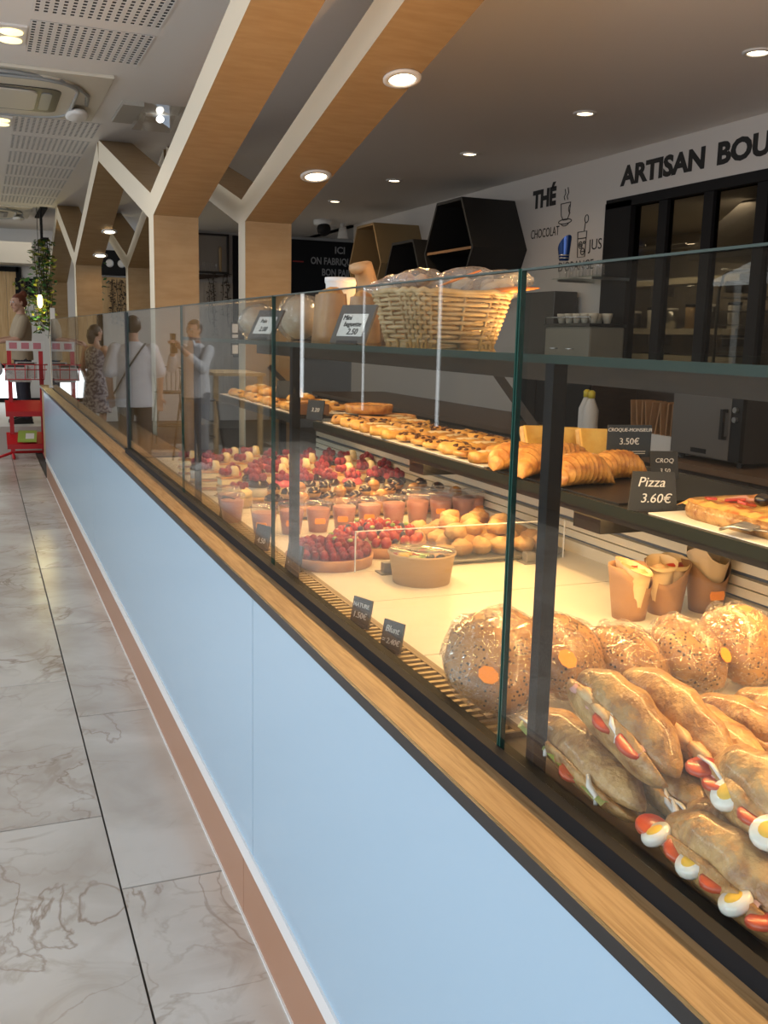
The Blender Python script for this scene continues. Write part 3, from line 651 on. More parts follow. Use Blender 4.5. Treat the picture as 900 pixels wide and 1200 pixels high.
# ------------------------------------------------------------------ filled baguettes
def bread_half(L, w, h, up, seed, m, parent, name):
    n = 22; k = 14; rs = []
    for i in range(n + 1):
        t = i / n; u = 2 * t - 1
        pr = max(0.02, (1 - abs(u) ** 2.6)) ** 0.62
        x = -L / 2 + L * t; ring = []
        bend = 0.006 * math.sin(t * PI)
        for j in range(k):
            a = 2 * PI * j / k
            cy, cz = math.cos(a), math.sin(a)
            z = (max(cz, -0.12) if up else min(cz, 0.12))
            sc = 1 + 0.11 * noise.noise(Vector((t * 4 + seed * 3.7, cy * 1.2, cz * 1.2 + seed)))
            if up and cz > 0.2: sc += 0.05 * math.sin(t * 22 + cy * 2.5 + seed)
            ring.append((x, cy * w / 2 * pr * sc, z * h * pr * sc + bend))
        rs.append(ring)
    return MB().rings(rs).build(name, [m], parent)
def sandwich(far, near, w, h, label, fill, roll=0.0, gape=0.30, crust=None, seed=0):
    """far/near: centres of the two ends; the open side looks to local +y; roll turns it towards the customers"""
    F = Vector(far); Nn = Vector(near); d = (Nn - F); L = d.length; ex = d.normalized()
    up = Vector((0, 0, 1)); ey = up.cross(ex).normalized(); ez = ex.cross(ey).normalized()
    M = Matrix((ex, ey, ez)).transposed() @ Matrix.Rotation(roll, 3, 'X')
    r = thing('filled_baguette', label, 'sandwich', (F + Nn) / 2, 0, 'filled baguette sandwiches', rot=M.to_euler())
    c = crust or m_crust
    a = bread_half(L, w, h * 0.62, True, seed, c, r, 'top_bread'); a.location = (0, w * 0.12, h * 0.10); a.rotation_euler = (gape * 0.55, 0, 0)
    b = bread_half(L * 1.02, w, h * 0.45, False, seed + 5, c, r, 'bottom_bread'); b.location = (0, 0, -h * 0.10); b.rotation_euler = (-gape * 0.35, 0, 0)
    # fillings peep out on the open side (local -y)
    e = -w * 0.33
    rr = random.Random(seed)
    if 'salad' in fill:
        mb = MB(); n = 26; v = []
        for i in range(n + 1):
            x = -L * 0.40 + L * 0.80 * i / n; wob = 0.006 * math.sin(i * 1.9 + seed) + 0.003 * math.sin(i * 4.1)
            v += [(x, e * 0.2, 0.0), (x, e * 1.15 + wob, -h * 0.02 + wob * 0.8), (x, e * 1.35 + wob * 1.4, -h * 0.12 - wob)]
        mb.add(v, [(3 * i + q, 3 * i + 3 + q, 3 * i + 4 + q, 3 * i + 1 + q) for i in range(n) for q in (0, 1)], 0, True); mb.build('lettuce_leaf', m_salad, r)
    if 'ham' in fill or 'chicken' in fill:
        mb = MB(); n = 20; v = []
        for i in range(n + 1):
            x = -L * 0.34 + L * 0.68 * i / n; wob = 0.004 * math.sin(i * 1.2 + seed * 2)
            v += [(x, e * 0.2, 0.008), (x, e * 1.05 + wob, 0.006 + wob), (x, e * 1.2 + wob, -0.006 + wob), (x, e * 0.2, -0.004)]
        mb.add(v, [(4 * i + q, 4 * i + 4 + q, 4 * i + 5 + q, 4 * i + 1 + q) for i in range(n) for q in (0, 1, 2)], 0, True); mb.build('meat_slice', m_chicken if 'chicken' in fill else m_ham, r)
    for kind, t in fill.get('bits', []):
        x = L * (t - 0.5)
        if kind == 't':
            MB().lathe([(w * 0.24, -0.004), (w * 0.28, -0.002), (w * 0.28, 0.003), (w * 0.24, 0.005)], 14).build('tomato_slice', m_tomato, r, loc=(x, e * 1.0, -0.002), rot=(rr.uniform(.35, .75), rr.uniform(-.3, .3), 0))
        elif kind == 'e':
            g = MB().lathe([(w * 0.25, -0.006), (w * 0.28, -0.002), (w * 0.28, 0.003), (w * 0.25, 0.007)], 18).build('egg_slice', m_eggw, r, loc=(x, e * 1.18, -0.004), rot=(1.0 + rr.uniform(-.2, .2), rr.uniform(-.15, .15), rr.uniform(-.5, .3)))
            MB().lathe([(w * 0.155, 0.0065), (w * 0.145, 0.0076), (0.001, 0.0078)], 14).build('egg_yolk', m_yolk, g)
        elif kind == 's':
            MB().tube([(x - 0.02, e * 1.15, 0.012), (x - 0.005, e * 1.3, 0.002), (x + 0.012, e * 1.2, -0.004), (x + 0.02, e * 1.32, -0.012)], [0.003, 0.005, 0.004, 0.003], 6).build('white_sauce', m_sauce, r)
        elif kind == 'c':
            MB().ball((0, 0, 0), (0.022, 0.012, 0.011), 10, 8, amp=0.5, fr=2, seed=rr.randint(0, 50)).build('chicken_piece', m_chicken, r, loc=(x, e * 1.05, 0.003))
        elif kind == 'r':
            MB().tube([(x - 0.03, e * 1.1, 0.006), (x, e * 1.25, 0.010), (x + 0.03, e * 1.2, 0.004)], 0.005, 6, flat=0.5).build('white_cheese', m_sauce, r)
    return r
SW = [
 ((0.79, 1.30, 1.005), (0.775, 0.985, 0.985), .078, .060, 'filled baguette lying lowest beside the black post, its salad and sauce against the glass', {'salad': 1, 'bits': [('s', .35), ('t', .62), ('s', .8), ('r', .2)]}, -0.25, .5, 1),
 ((0.80, 1.185, 1.105), (0.80, 0.955, 1.045), .080, .075, 'wide open filled baguette on top of the pile with chicken, tomato and white sauce', {'ham': 1, 'bits': [('c', .3), ('c', .45), ('s', .6), ('t', .75), ('t', .52)]}, -0.55, .9, 2),
 ((0.88, 1.185, 1.10), (0.885, 0.945, 1.04), .070, .070, 'closed brown baguette sandwich leaning right of the open chicken baguette', {'chicken': 1, 'bits': [('c', .7), ('c', .85)]}, -0.5, .35, 3),
 ((0.85, 1.09, 0.995), (0.85, 0.93, 0.98), .075, .058, 'baguette sandwich under the pile showing only its cut end', {'chicken': 1, 'bits': [('s', .7), ('t', .92), ('r', .8)]}, -0.4, .55, 4),
 ((0.95, 1.18, 1.04), (0.94, 0.93, 1.02), .072, .066, 'golden baguette sandwich in the middle of the tray behind the leaning ones', {'chicken': 1, 'bits': [('r', .3), ('c', .6)]}, -0.4, .25, 5),
 ((1.03, 1.20, 1.03), (1.03, 0.93, 1.03), .060, .060, 'long slim pale baguette sandwich in the back of the tray', {'ham': 1, 'bits': [('r', .25)]}, -0.4, .3, 6),
 ((1.115, 1.20, 1.03), (1.10, 0.95, 1.03), .060, .060, 'rearmost baguette sandwich with lettuce and a tomato strip', {'salad': 1, 'bits': [('t', .6), ('r', .4), ('t', .75)]}, -0.5, .6, 7),
 ((0.775, 0.935, 0.998), (0.755, 0.685, 1.0), .072, .070, 'baguette sandwich nearest the glass with a row of egg and tomato slices', {'ham': 1, 'bits': [('t', .05), ('e', .13), ('t', .30), ('e', .42), ('t', .58), ('e', .74), ('t', .9)]}, -0.35, .75, 8),
 ((0.825, 0.955, 1.0), (0.82, 0.72, 1.0), .060, .055, 'pale baguette sandwich lying behind the one with the eggs', {'salad': 1, 'bits': [('t', .2), ('s', .1)]}, -0.2, .4, 9),
 ((0.845, 0.935, 1.07), (0.81, 0.72, 1.055), .082, .080, 'gaping baguette sandwich with tomato, cheese and egg resting on the others', {'ham': 1, 'bits': [('t', .12), ('r', .2), ('t', .3), ('e', .42), ('t', .65), ('e', .8)]}, -0.45, .95, 10),
 ((0.90, 1.00, 1.03), (0.90, 0.76, 1.03), .075, .070, 'browned baguette sandwich in the near corner behind the gaping one', {'ham': 1, 'bits': [('t', .1), ('r', .3)]}, -0.4, .4, 11),
 ((0.99, 0.98, 1.02), (0.99, 0.72, 1.02), .07, .066, 'baguette sandwich at the near right corner of the tray', {'ham': 1, 'bits': [('r', .3)]}, -0.4, .4, 12),
]
for f, n, w, h, lab, fill, roll, gape, sd in SW:
    sandwich(f, n, w, h, lab, fill, roll, gape, None, sd)
# black tray under the sandwiches
tr = MB().span((0.745, 0.52, 0.9465), (1.28, 1.335, 0.952)); tr.span((0.745, 0.52, 0.952), (0.75, 1.335, 0.962)).span((0.745, 1.33, 0.952), (1.28, 1.335, 0.962))
tag(tr.build('sandwich_tray', m_black), 'shallow black tray under the filled baguettes', 'tray')
# wrapped seeded buns
def bun(loc, r0, h, rot, label, sticker=None, seed=0):
    r = thing('seeded_bun', label, 'bun', loc, 0, 'seeded buns wrapped in film', rot=rot)
    MB().ball((0, 0, 0), (r0, r0, h), 24, 16, amp=0.12, fr=1.6, seed=seed).build('bread', m_seed, r)
    MB().ball((0, 0, 0), (r0 * 1.05, r0 * 1.05, h * 1.08), 28, 18, amp=0.16, fr=3, seed=seed + 1).build('plastic_film', m_film, r)
    if sticker:
        a, b = sticker
        mb = MB(); d = Vector((math.cos(a) * math.cos(b), math.sin(a) * math.cos(b), math.sin(b)))
        p = Vector((d.x * r0, d.y * r0, d.z * h)) * 1.10; nrm = Vector((p.x / r0 ** 2, p.y / r0 ** 2, p.z / h ** 2)).normalized()
        q = nrm.to_track_quat('Z', 'Y').to_matrix().to_4x4(); q.translation = p
        mb.lathe([(0.019, 0), (0.019, 0.0012)], 8, T=q, sm=False, sc=(1, 0.8)); mb.build('price_sticker', m_sticker, r)
    E = Euler(rot).to_matrix(); zmin = min((E @ v.co).z for c in r.children for v in c.data.vertices); r.location.z = 0.9475 - zmin
    return r
bun((0.835, 1.475, 1.01), 0.098, 0.058, (0.75, -0.25, 0), 'seeded bun in film leaning at the glass, left of the black post', (-2.55, 0.95), 1)
bun((0.965, 1.47, 1.015), 0.088, 0.062, (0.7, 0.2, 0.3), 'seeded bun in film just right of the black post', (-2.6, 0.75), 2)
bun((1.10, 1.455, 1.00), 0.085, 0.056, (0.5, 0, 0.9), 'glossy seeded bun in film, third from the glass', None, 3)
bun((1.225, 1.44, 1.00), 0.084, 0.055, (0.55, 0.1, 0.2), 'glossy seeded bun in film, fourth from the glass', (-1.2, 0.95), 4)
bun((1.355, 1.44, 1.015), 0.088, 0.06, (0.6, -0.1, 0.5), 'seeded bun in film farthest from the glass', (-1.7, 0.8), 5)
bun((1.47, 1.40, 1.00), 0.085, 0.058, (0.5, 0.1, 0), 'seeded bun in film in the back corner of the row', None, 6)

# ------------------------------------------------------------------ wraps in paper cups
def wrap_cup(loc, rz, label, style, sticker=False, seed=0):
    r = thing('wrap_cup', label, 'cup', loc, rz, 'kraft paper cups of tortilla wraps')
    n = 32; rb, rt = 0.040, 0.056; H = 0.125
    def top(a): return H - 0.050 * max(0, math.cos(a + PI / 2)) ** 1.5 + 0.006
    rings = []
    for k in range(6):
        t = k / 5
        rings.append([(math.cos(2 * PI * j / n) * (rb + (rt - rb) * t * top(2 * PI * j / n) / H), math.sin(2 * PI * j / n) * (rb + (rt - rb) * t * top(2 * PI * j / n) / H), top(2 * PI * j / n) * t) for j in range(n)])
    inner = [[(p[0] * 0.97, p[1] * 0.97, p[2]) for p in ring] for ring in rings[::-1][:-1]]
    MB().rings(rings + inner, caps=(True, True)).build('paper_cup', m_kraft, r)
    m_w = mat('tortilla', (0.74, 0.58, 0.34), 0.55, 0, (0.66, 0.46, 0.22), ns=18, bump=0.1)
    if style == 'wrap':
        for k, (x, y, a) in enumerate(((-0.012, -0.020, 0.1), (0.018, 0.010, -0.2))):
            mb = MB(); ring = []
            for t in range(7):
                z = 0.02 + 0.124 * t / 6; rr = 0.018 + 0.022 * t / 6
                ring.append([(x + rr * math.cos(2 * PI * j / 14) + 0.003 * math.sin(j + t), y + rr * math.sin(2 * PI * j / 14), z - (0.03 * (1 + math.cos(2 * PI * j / 14 + 1.2 + a)) * 0.5 if t == 6 else 0)) for j in range(14)])
            mb.rings(ring, caps=(True, False)).build('tortilla_wrap', m_w, r)
            MB().ball((x, y, 0.112), (0.026, 0.026, 0.014), 10, 6, amp=0.5, fr=3, seed=seed + k).build('filling', m_chicken if k == 0 else m_tomato, r)
    else:
        mb = MB(); n2 = 26; rs = []
        for k in range(7):
            t = k / 6
            rs.append([((0.030 + 0.026 * t + 0.006 * math.sin(5 * 2 * PI * j / n2 + t * 2 + seed) * t) * math.cos(2 * PI * j / n2), (0.030 + 0.026 * t + 0.006 * math.sin(5 * 2 * PI * j / n2 + t * 2) * t) * math.sin(2 * PI * j / n2),
                        0.03 + (0.128 + 0.016 * math.sin(3 * 2 * PI * j / n2 + seed) - 0.012 * math.cos(2 * PI * j / n2 + PI / 2)) * t) for j in range(n2)])
        mb.rings(rs, caps=(True, False)).build('crumpled_liner', mat('greaseproof_liner', (0.56, 0.42, 0.25), 0.6), r)
        MB().ball((0, 0, 0.11), (0.04, 0.04, 0.02), 12, 8, amp=0.5, fr=3, seed=seed).build('filling', m_w, r)
    if sticker:
        MB().prism([(-0.017, 0.038), (0.017, 0.038), (0.020, 0.049), (0.017, 0.060), (-0.017, 0.060), (-0.020, 0.049)], -0.049, -0.044, 'y').build('price_sticker', m_sticker, r)
    return r
wrap_cup((1.435, 1.91, 0.94), 0.45, 'kraft cup with a folded wrap, nearest of the three to the glass', 'wrap', False, 1)
wrap_cup((1.548, 1.92, 0.94), -0.75, 'plain kraft cup of wraps in the middle of the three', 'wrap', False, 2)
wrap_cup((1.662, 1.905, 0.94), -0.1, 'kraft cup with crumpled paper liner and orange sticker', 'paper', True, 3)

# ------------------------------------------------------------------ salad bowl, tarts, choux tray
r = thing('salad_bowl', 'round kraft salad bowl with a clear lid in front of the berry tarts', 'bowl', (1.095, 2.385, 0.94))
MB().lathe([(0.078, 0), (0.09, 0.078), (0.094, 0.080), (0.094, 0.086), (0.087, 0.084), (0.075, 0.006)], 36).build('paper_bowl', m_kraft2, r)
MB().lathe([(0.093, 0.086), (0.090, 0.094), (0.03, 0.096)], 30).build('clear_lid', m_clear, r)
sal = [(m_salad, 10), (m_tomato, 5), (m_yolk, 3), (m_olive, 5), (m_chicken, 4)]
MB().lathe([(0.083, 0.07), (0.02, 0.074)], 24).build('salad_bed', m_salad, r)
k = 0
for m, c in sal:
    for i in range(c):
        a = RND.uniform(0, 2 * PI); q = 0.072 * math.sqrt(RND.random()); k += 1
        MB().ball((q * math.cos(a), q * math.sin(a), 0.076), (0.014, 0.012, 0.008), 8, 6, amp=0.5, fr=2, seed=k).build('salad_piece', m, r)
def berry_mesh(m, s, name):
    o = MB().ball((0, 0, 0), (s, s, s * 1.15), 9, 7, amp=0.2, fr=5).build(name, m); me = o.data; bpy.data.objects.remove(o); return me
rasp = berry_mesh(m_rasp, 0.0125, 'raspberry'); straw = berry_mesh(m_straw, 0.016, 'strawberry'); blueb = berry_mesh(m_blue, 0.0105, 'blueberry')
def put(name, me, parent, loc, rot=(0, 0, 0), s=1.0):
    o = bpy.data.objects.new(name, me); COL.objects.link(o); o.parent = parent; o.location = loc; o.rotation_euler = rot; o.scale = (s, s, s); return o
def tart(loc, R, label, mix, dome, seed):
    r = thing('berry_tart', label, 'tart', loc, 0)
    MB().lathe([(R * 0.96, 0), (R, 0.030), (R * 0.96, 0.033), (R * 0.92, 0.024), (R * 0.9, 0.022)], 40).build('pastry_crust', m_tartc, r)
    MB().lathe([(R * 0.92, 0.022), (R * 0.7, 0.03 + dome * 0.5), (R * 0.3, 0.03 + dome * 0.85), (0.005, 0.03 + dome * 0.9)], 28).build('custard', m_rasp if mix == 'r' else m_custard, r)
    rr = random.Random(seed); pts = []
    for ring, cnt in ((0.86, 24), (0.68, 19), (0.48, 14), (0.27, 8), (0.06, 2)):
        for j in range(cnt):
            a = 2 * PI * (j + rr.random() * 0.3) / cnt + ring * 7; q = R * ring
            z = 0.036 + dome * (1 - ring ** 2) + rr.uniform(-.002, .004)
            u = rr.random()
            if mix == 'r': n_, me = 'raspberry', rasp
            else: n_, me = ('strawberry', straw) if u < 0.5 else ('raspberry', rasp) if u < 0.75 else ('blueberry', blueb)
            put(n_, me, r, (q * math.cos(a), q * math.sin(a), z), (rr.uniform(-.6, .6), rr.uniform(-.6, .6), a), rr.uniform(0.85, 1.12))
    for j in range(7 if mix != 'r' else 4):
        a = rr.uniform(0, 6.28); q = R * 0.6 * rr.random()
        MB().ball((q * math.cos(a), q * math.sin(a), 0.052 + dome * 0.8), (0.009, 0.004, 0.006), 6, 5).build('mint_leaf', m_salad, r)
    return r
tart((0.925, 2.665, 0.94), 0.130, 'round raspberry tart with a low crust nearest the glass', 'r', 0.030, 3)
tart((1.135, 2.80, 0.94), 0.150, 'mixed berry tart of strawberries and blueberries behind the clear divider', 'm', 0.042, 4)
r = thing('chouquette_tray', 'dull metal tray with rounded corners under the sugared choux puffs', 'tray', (1.43, 2.78, 0.9415))
def rrect(x, y, rad, n=5):
    P = []
    for cx, cy, a in ((x - rad, y - rad, 0), (-x + rad, y - rad, 90), (-x + rad, -y + rad, 180), (x - rad, -y + rad, 270)):
        P += [(cx + rad * math.cos(math.radians(a + 90 * i / n)), cy + rad * math.sin(math.radians(a + 90 * i / n))) for i in range(n + 1)]
    return P
a, b, c, d = rrect(0.235, 0.235, 0.06), rrect(0.25, 0.25, 0.07), rrect(0.245, 0.245, 0.068), rrect(0.23, 0.23, 0.058)
MB().rings([[(p[0], p[1], z) for p in q] for q, z in ((a, 0), (b, 0.012), (c, 0.012), (d, 0.003))]).build('tray', m_dsteel, r)
pf = [MB().ball((0, 0, 0.026), (0.036, 0.034, 0.028), 14, 10, amp=0.22, fr=1.8, seed=q, zmin=0.0).build('choux_puff', m_choux) for q in range(3)]
mes = [o.data for o in pf]
for o in pf: bpy.data.objects.remove(o)
cp = 0
rowname = ['front', 'second', 'third', 'fourth', 'rear']
for j in range(5):
    for i in range(6):
        if i == 0 and j < 2: continue
        x = 1.255 + 0.073 * i + RND.uniform(-.006, .006); y = 2.62 + 0.078 * j + RND.uniform(-.006, .006)
        o = bpy.data.objects.new('choux_puff', mes[(i + j) % 3]); COL.objects.link(o); o.location = (x, y, 0.9455); o.rotation_euler = (0, 0, RND.uniform(0, 6))
        tag(o, 'sugared choux puff on the metal tray, %s row, %s from the glass' % (rowname[j], ORD[i]), 'choux puff', 'sugared choux puffs on the tray'); cp += 1
for k, (x, y) in enumerate(((1.33, 2.66), (1.41, 2.70), (1.49, 2.68), (1.37, 2.78), (1.46, 2.80), (1.55, 2.77), (1.42, 2.88), (1.52, 2.87))):
    o = bpy.data.objects.new('choux_puff', mes[k % 3]); COL.objects.link(o); o.location = (x, y, 0.988); o.rotation_euler = (0.1, 0.1, k)
    tag(o, 'sugared choux puff heaped on top of the others, %s of eight counted from the nearest' % ORD[k], 'choux puff', 'sugared choux puffs on the tray')

# clear acrylic divider with clips
r = thing('acrylic_divider', 'low clear acrylic divider standing across the deck in front of the tarts', 'divider', (0.942, 2.50, 0.94))
MB().span((0, -0.002, 0.008), (0.68, 0.002, 0.125)).build('clear_sheet', m_acryl, r)
MB().span((0, -0.0025, 0.1235), (0.68, 0.0025, 0.126)).build('top_edge', m_lite, r)
for x in (0.0, 0.6775): MB().span((x, -0.0025, 0.008), (x + 0.0025, 0.0025, 0.125)).build('side_edge', m_lite, r)
for x in (0.10, 0.56): MB().span((x - 0.016, -0.014, 0.001), (x + 0.016, 0.014, 0.032), bev=0.003).span((x - 0.028, -0.026, 0), (x + 0.028, 0.026, 0.004)).build('clip', m_dsteel, r)

# ------------------------------------------------------------------ pink cups
def pink_cup(loc, rz, label, sticker):
    r = thing('smoothie_cup', label, 'cup', loc, rz, 'pink smoothie cups')
    MB().lathe([(0.031, 0), (0.0395, 0.062), (0.040, 0.080), (0.037, 0.080)], 22).build('pink_filling', m_pink, r)
    MB().lathe([(0.0325, 0.001), (0.0412, 0.066), (0.0445, 0.094), (0.0465, 0.096), (0.0465, 0.100)], 24, caps=(False, False)).build('clear_cup', m_clear, r)
    MB().lathe([(0.0465, 0.097), (0.046, 0.102), (0.040, 0.104), (0.039, 0.107), (0.01, 0.108)], 24).build('clear_lid', m_clear, r)
    if sticker:
        T = Matrix.Rotation(0.06, 4, 'X')
        MB().prism([(-0.016, 0.032), (0.016, 0.032), (0.019, 0.041), (0.016, 0.051), (-0.016, 0.051), (-0.019, 0.041)], -0.0405, -0.036, 'y').build('price_sticker', m_sticker, r)
    return r
m_mag = mat('magenta', (0.5, 0.02, 0.06), 0.4)
for i in range(10):
    pink_cup((0.845 + 0.0985 * i if i < 9 else 1.68, 3.10 + 0.013 * i, 0.94), RND.uniform(-0.5, 0.3), 'pink smoothie cup in the front row, %s from the glass' % ORD[i], i not in (5, 6, 8))
for i in range(6, 8):
    pink_cup((0.90 + 0.0985 * i, 3.215 + 0.013 * i, 0.94), RND.uniform(-0.5, 0.5), 'pink smoothie cup in the short second row, %s from its near end' % ORD[i - 6], False)
for i in range(2):
    pink_cup((0.80 + 0.02 * i, 3.36 + 0.13 * i, 0.94), 0, ['pink cup standing alone beside the grille behind the front row', 'pink cup standing alone farthest along the grille'][i], False)

# ------------------------------------------------------------------ small cakes
def gold_base(r, s=0.038): MB().lathe([(s, 0), (s, 0.003)], 16, sm=False).build('gold_card', m_gold, r)
def religieuse(loc, label, glaze):
    r = thing('choux_bun_cake', label, 'cake', loc, RND.uniform(0, 6), 'double choux buns with glaze'); gold_base(r, 0.042)
    MB().ball((0, 0, 0.028), (0.038, 0.038, 0.026), 14, 9, amp=0.12, fr=2, seed=2, zmin=0.003).build('base_choux', m_choux, r)
    MB().lathe([(0.039, 0.030), (0.034, 0.045), (0.018, 0.054), (0.002, 0.056)], 14).build('glaze', glaze, r)
    MB().ball((0, 0, 0.074), (0.026, 0.026, 0.022), 12, 8, amp=0.12, fr=2, seed=4).build('top_choux', m_choux, r)
    MB().lathe([(0.0265, 0.074), (0.022, 0.088), (0.010, 0.096), (0.001, 0.098)], 12).build('top_glaze', glaze, r)
    return r
def berry_cake(loc, label, body, cap, nb):
    r = thing('berry_cake', label, 'cake', loc, RND.uniform(0, 6), 'small round berry cakes'); gold_base(r)
    MB().lathe([(0.034, 0.003), (0.035, 0.018)], 18).build('biscuit', m_sponge, r)
    MB().lathe([(0.033, 0.018), (0.033, 0.045), (0.030, 0.052)], 18).build('cream_layer', body, r)
    MB().lathe([(0.036, 0.050), (0.036, 0.060), (0.026, 0.072), (0.004, 0.078)], 18).build('glazed_dome', cap, r)
    for j in range(nb):
        a = 2 * PI * j / max(1, nb - 1)
        q = 0.019 if j < nb - 1 else 0.0
        put('raspberry', rasp, r, (q * math.cos(a), q * math.sin(a), 0.080 + (0.012 if q == 0 else 0)), (0.3, 0, a))
    return r
def slice_cake(loc, label, seed):
    r = thing('cream_slice', label, 'cake', loc, RND.uniform(-0.4, 0.4), 'tall custard slices with berries')
    MB().span((-0.045, -0.026, 0), (0.045, 0.026, 0.003)).build('gold_card', m_gold, r)
    for z in (0.003, 0.033, 0.063): MB().span((-0.038, -0.022, z), (0.038, 0.022, z + 0.007)).build('pastry_sheet', m_crustd, r)
    for z in (0.010, 0.040):
        mb = MB()
        mb.span((-0.036, -0.020, z), (0.036, 0.020, z + 0.023), bev=0.006).build('cream_layer', m_custard, r)
    rr = random.Random(seed)
    for j in range(3):
        put('raspberry', rasp, r, (-0.028 + 0.016 * j, rr.uniform(-.012, .012), 0.082 + rr.uniform(0, .008)), (rr.uniform(-1, 1), 0, 0))
    MB().ball((0.022, 0, 0.084), (0.017, 0.016, 0.022), 8, 6, amp=0.4, fr=3).build('cream_rosette', m_custard, r)
    return r
protoR = [religieuse((1.06, 3.50, 0.9405), 'x', m_choc), religieuse((1.16, 3.50, 0.9405), 'x', m_caramel)]
k = 0
for j, y in enumerate((3.36, 3.48, 3.60)):
    for i in range(7):
        x = 1.06 + 0.103 * i - 0.02 * j
        g = (i + j) % 3 != 0
        lab = '%s glazed double choux bun, %s row, %s from the glass' % ('chocolate' if g else 'caramel', ['front', 'middle', 'rear'][j], ORD[i])
        p = protoR[0 if g else 1]
        o = dup(p, loc=(x, y, 0.9405), rot=(0, 0, RND.uniform(0, 6)), label=lab)
for p in protoR:
    for ch in list(p.children): bpy.data.objects.remove(ch)
    bpy.data.objects.remove(p)
protoB = [berry_cake((0, 0, 0), 'x', m_custard, m_pinkg, 6), berry_cake((0, 0, 0), 'x', m_eggw, m_choc, 7), slice_cake((0, 0, 0), 'x', 1)]
kinds = {0: 'pink glazed raspberry cake', 1: 'chocolate topped raspberry cake', 2: 'tall custard raspberry slice'}
for j, (y, x0, n) in enumerate(((3.76, 1.0, 7), (3.92, 0.92, 8), (4.10, 0.88, 9), (4.32, 0.88, 9), (4.58, 0.88, 8))):
    for i in range(n):
        kd = (1, 0, 1, 1, 0, 1, 1)[i] if j == 0 else (0, 2, 2, 1, 2, 0, 1, 2, 2)[(i + j * 2) % 9]
        o = dup(protoB[kd], loc=(x0 + 0.1 * i, y, 0.9405), rot=(0, 0, RND.uniform(-.4, .4)), scale=RND.uniform(1.05, 1.25), label='%s, %s cake row, %s from glass' % (kinds[kd], ORD[j], ORD[i]))
for p in protoB:
    for ch in list(p.children): bpy.data.objects.remove(ch)
    bpy.data.objects.remove(p)
# pale patisserie box and jar at the far end of the deck by the grille
r = thing('cake_box', 'pale round box with a gold rim beside the third black post', 'box', (0.90, 3.66, 0.9405))
MB().lathe([(0.05, 0), (0.052, 0.04)], 20).build('base', m_gold, r); MB().lathe([(0.048, 0.04), (0.05, 0.06), (0.03, 0.075), (0.005, 0.08)], 20).build('cake', m_custard, r)
for j in range(5): put('raspberry', rasp, r, (0.025 * math.cos(j * 1.25), 0.025 * math.sin(j * 1.25), 0.082))
# ------------------------------------------------------------------ goods on the pastry shelf
SZ = 1.2155
tag(MB().span((1.40, 2.62, SZ), (1.80, 4.15, SZ + 0.003)).build('baking_paper', m_paper), 'long sheet of white baking paper under the danish pastries', 'paper')
dz = SZ + 0.003
m_chip = mat('chocolate_piece', (0.10, 0.04, 0.018), 0.35)
def danish(kind, seed):
    r = thing('danish_pastry', 'x', 'pastry', (0, 0, 0), 0, 'danish pastries on white paper')
    if kind == 0:
        MB().ball((0, 0, 0.018), (0.060, 0.054, 0.026), 16, 9, amp=0.4, fr=2.4, seed=seed, zmin=0).build('dough', m_danish, r)
        for q in range(15):
            a = RND.uniform(0, 6.28); u = 0.042 * math.sqrt(RND.random())
            MB().ball((u * math.cos(a), u * math.sin(a), 0.037 - u * 0.15), (RND.uniform(.007, .016), RND.uniform(.007, .013), .008), 7, 5, amp=0.4, fr=3, seed=q).build('chocolate_chip', m_chip, r)
    elif kind == 1:
        mb = MB(); n = 40
        mb.tube([((0.006 + 0.042 * t / n) * math.cos(t * 0.42), (0.006 + 0.042 * t / n) * math.sin(t * 0.42), 0.016 + 0.008 * (1 - t / n)) for t in range(n + 1)], 0.0105, 7); mb.build('dough_swirl', m_danish, r)
        for q in range(10):
            a = RND.uniform(0, 6.28); u = 0.042 * math.sqrt(RND.random())
            MB().ball((u * math.cos(a), u * math.sin(a), 0.030), (0.009, 0.007, 0.005), 6, 4).build('raisin', m_chip, r)
    else:
        rs = []
        for t in range(9):
            u = t / 8; w = 0.030 + 0.006 * math.sin(u * PI)
            rs.append([(-0.06 + 0.12 * u, w * math.cos(2 * PI * j / 12), max(0, 0.016 + 0.020 * math.sin(2 * PI * j / 12) * (1 + 0.15 * math.sin(t * 2.6)))) for j in range(12)])
        MB().rings(rs).build('folded_dough', m_danish, r)
        MB().ball((0, 0, 0.034), (0.05, 0.014, 0.006), 10, 6, amp=0.4, fr=3).build('almond_topping', m_cream2, r)
    return r
pd = [danish(k, k + 3) for k in range(3)]
kn = ['chocolate chip danish', 'raisin swirl pastry', 'folded almond pastry']
for j in range(3):
    for i in range(12):
        x = 1.455 + 0.115 * j; y = 2.70 + 0.121 * i
        kd = (0, 1, 2)[(i // 3 + j) % 3] if i > 2 else (2, 1, 0)[(i + j) % 3]
        dup(pd[kd], loc=(x + RND.uniform(-.006, .006), y, dz), rot=(0, 0, RND.uniform(-.5, .5)), label='%s on white paper, %s row from shelf edge, %s from near end' % (kn[kd], ORD[j], ORD[i]))
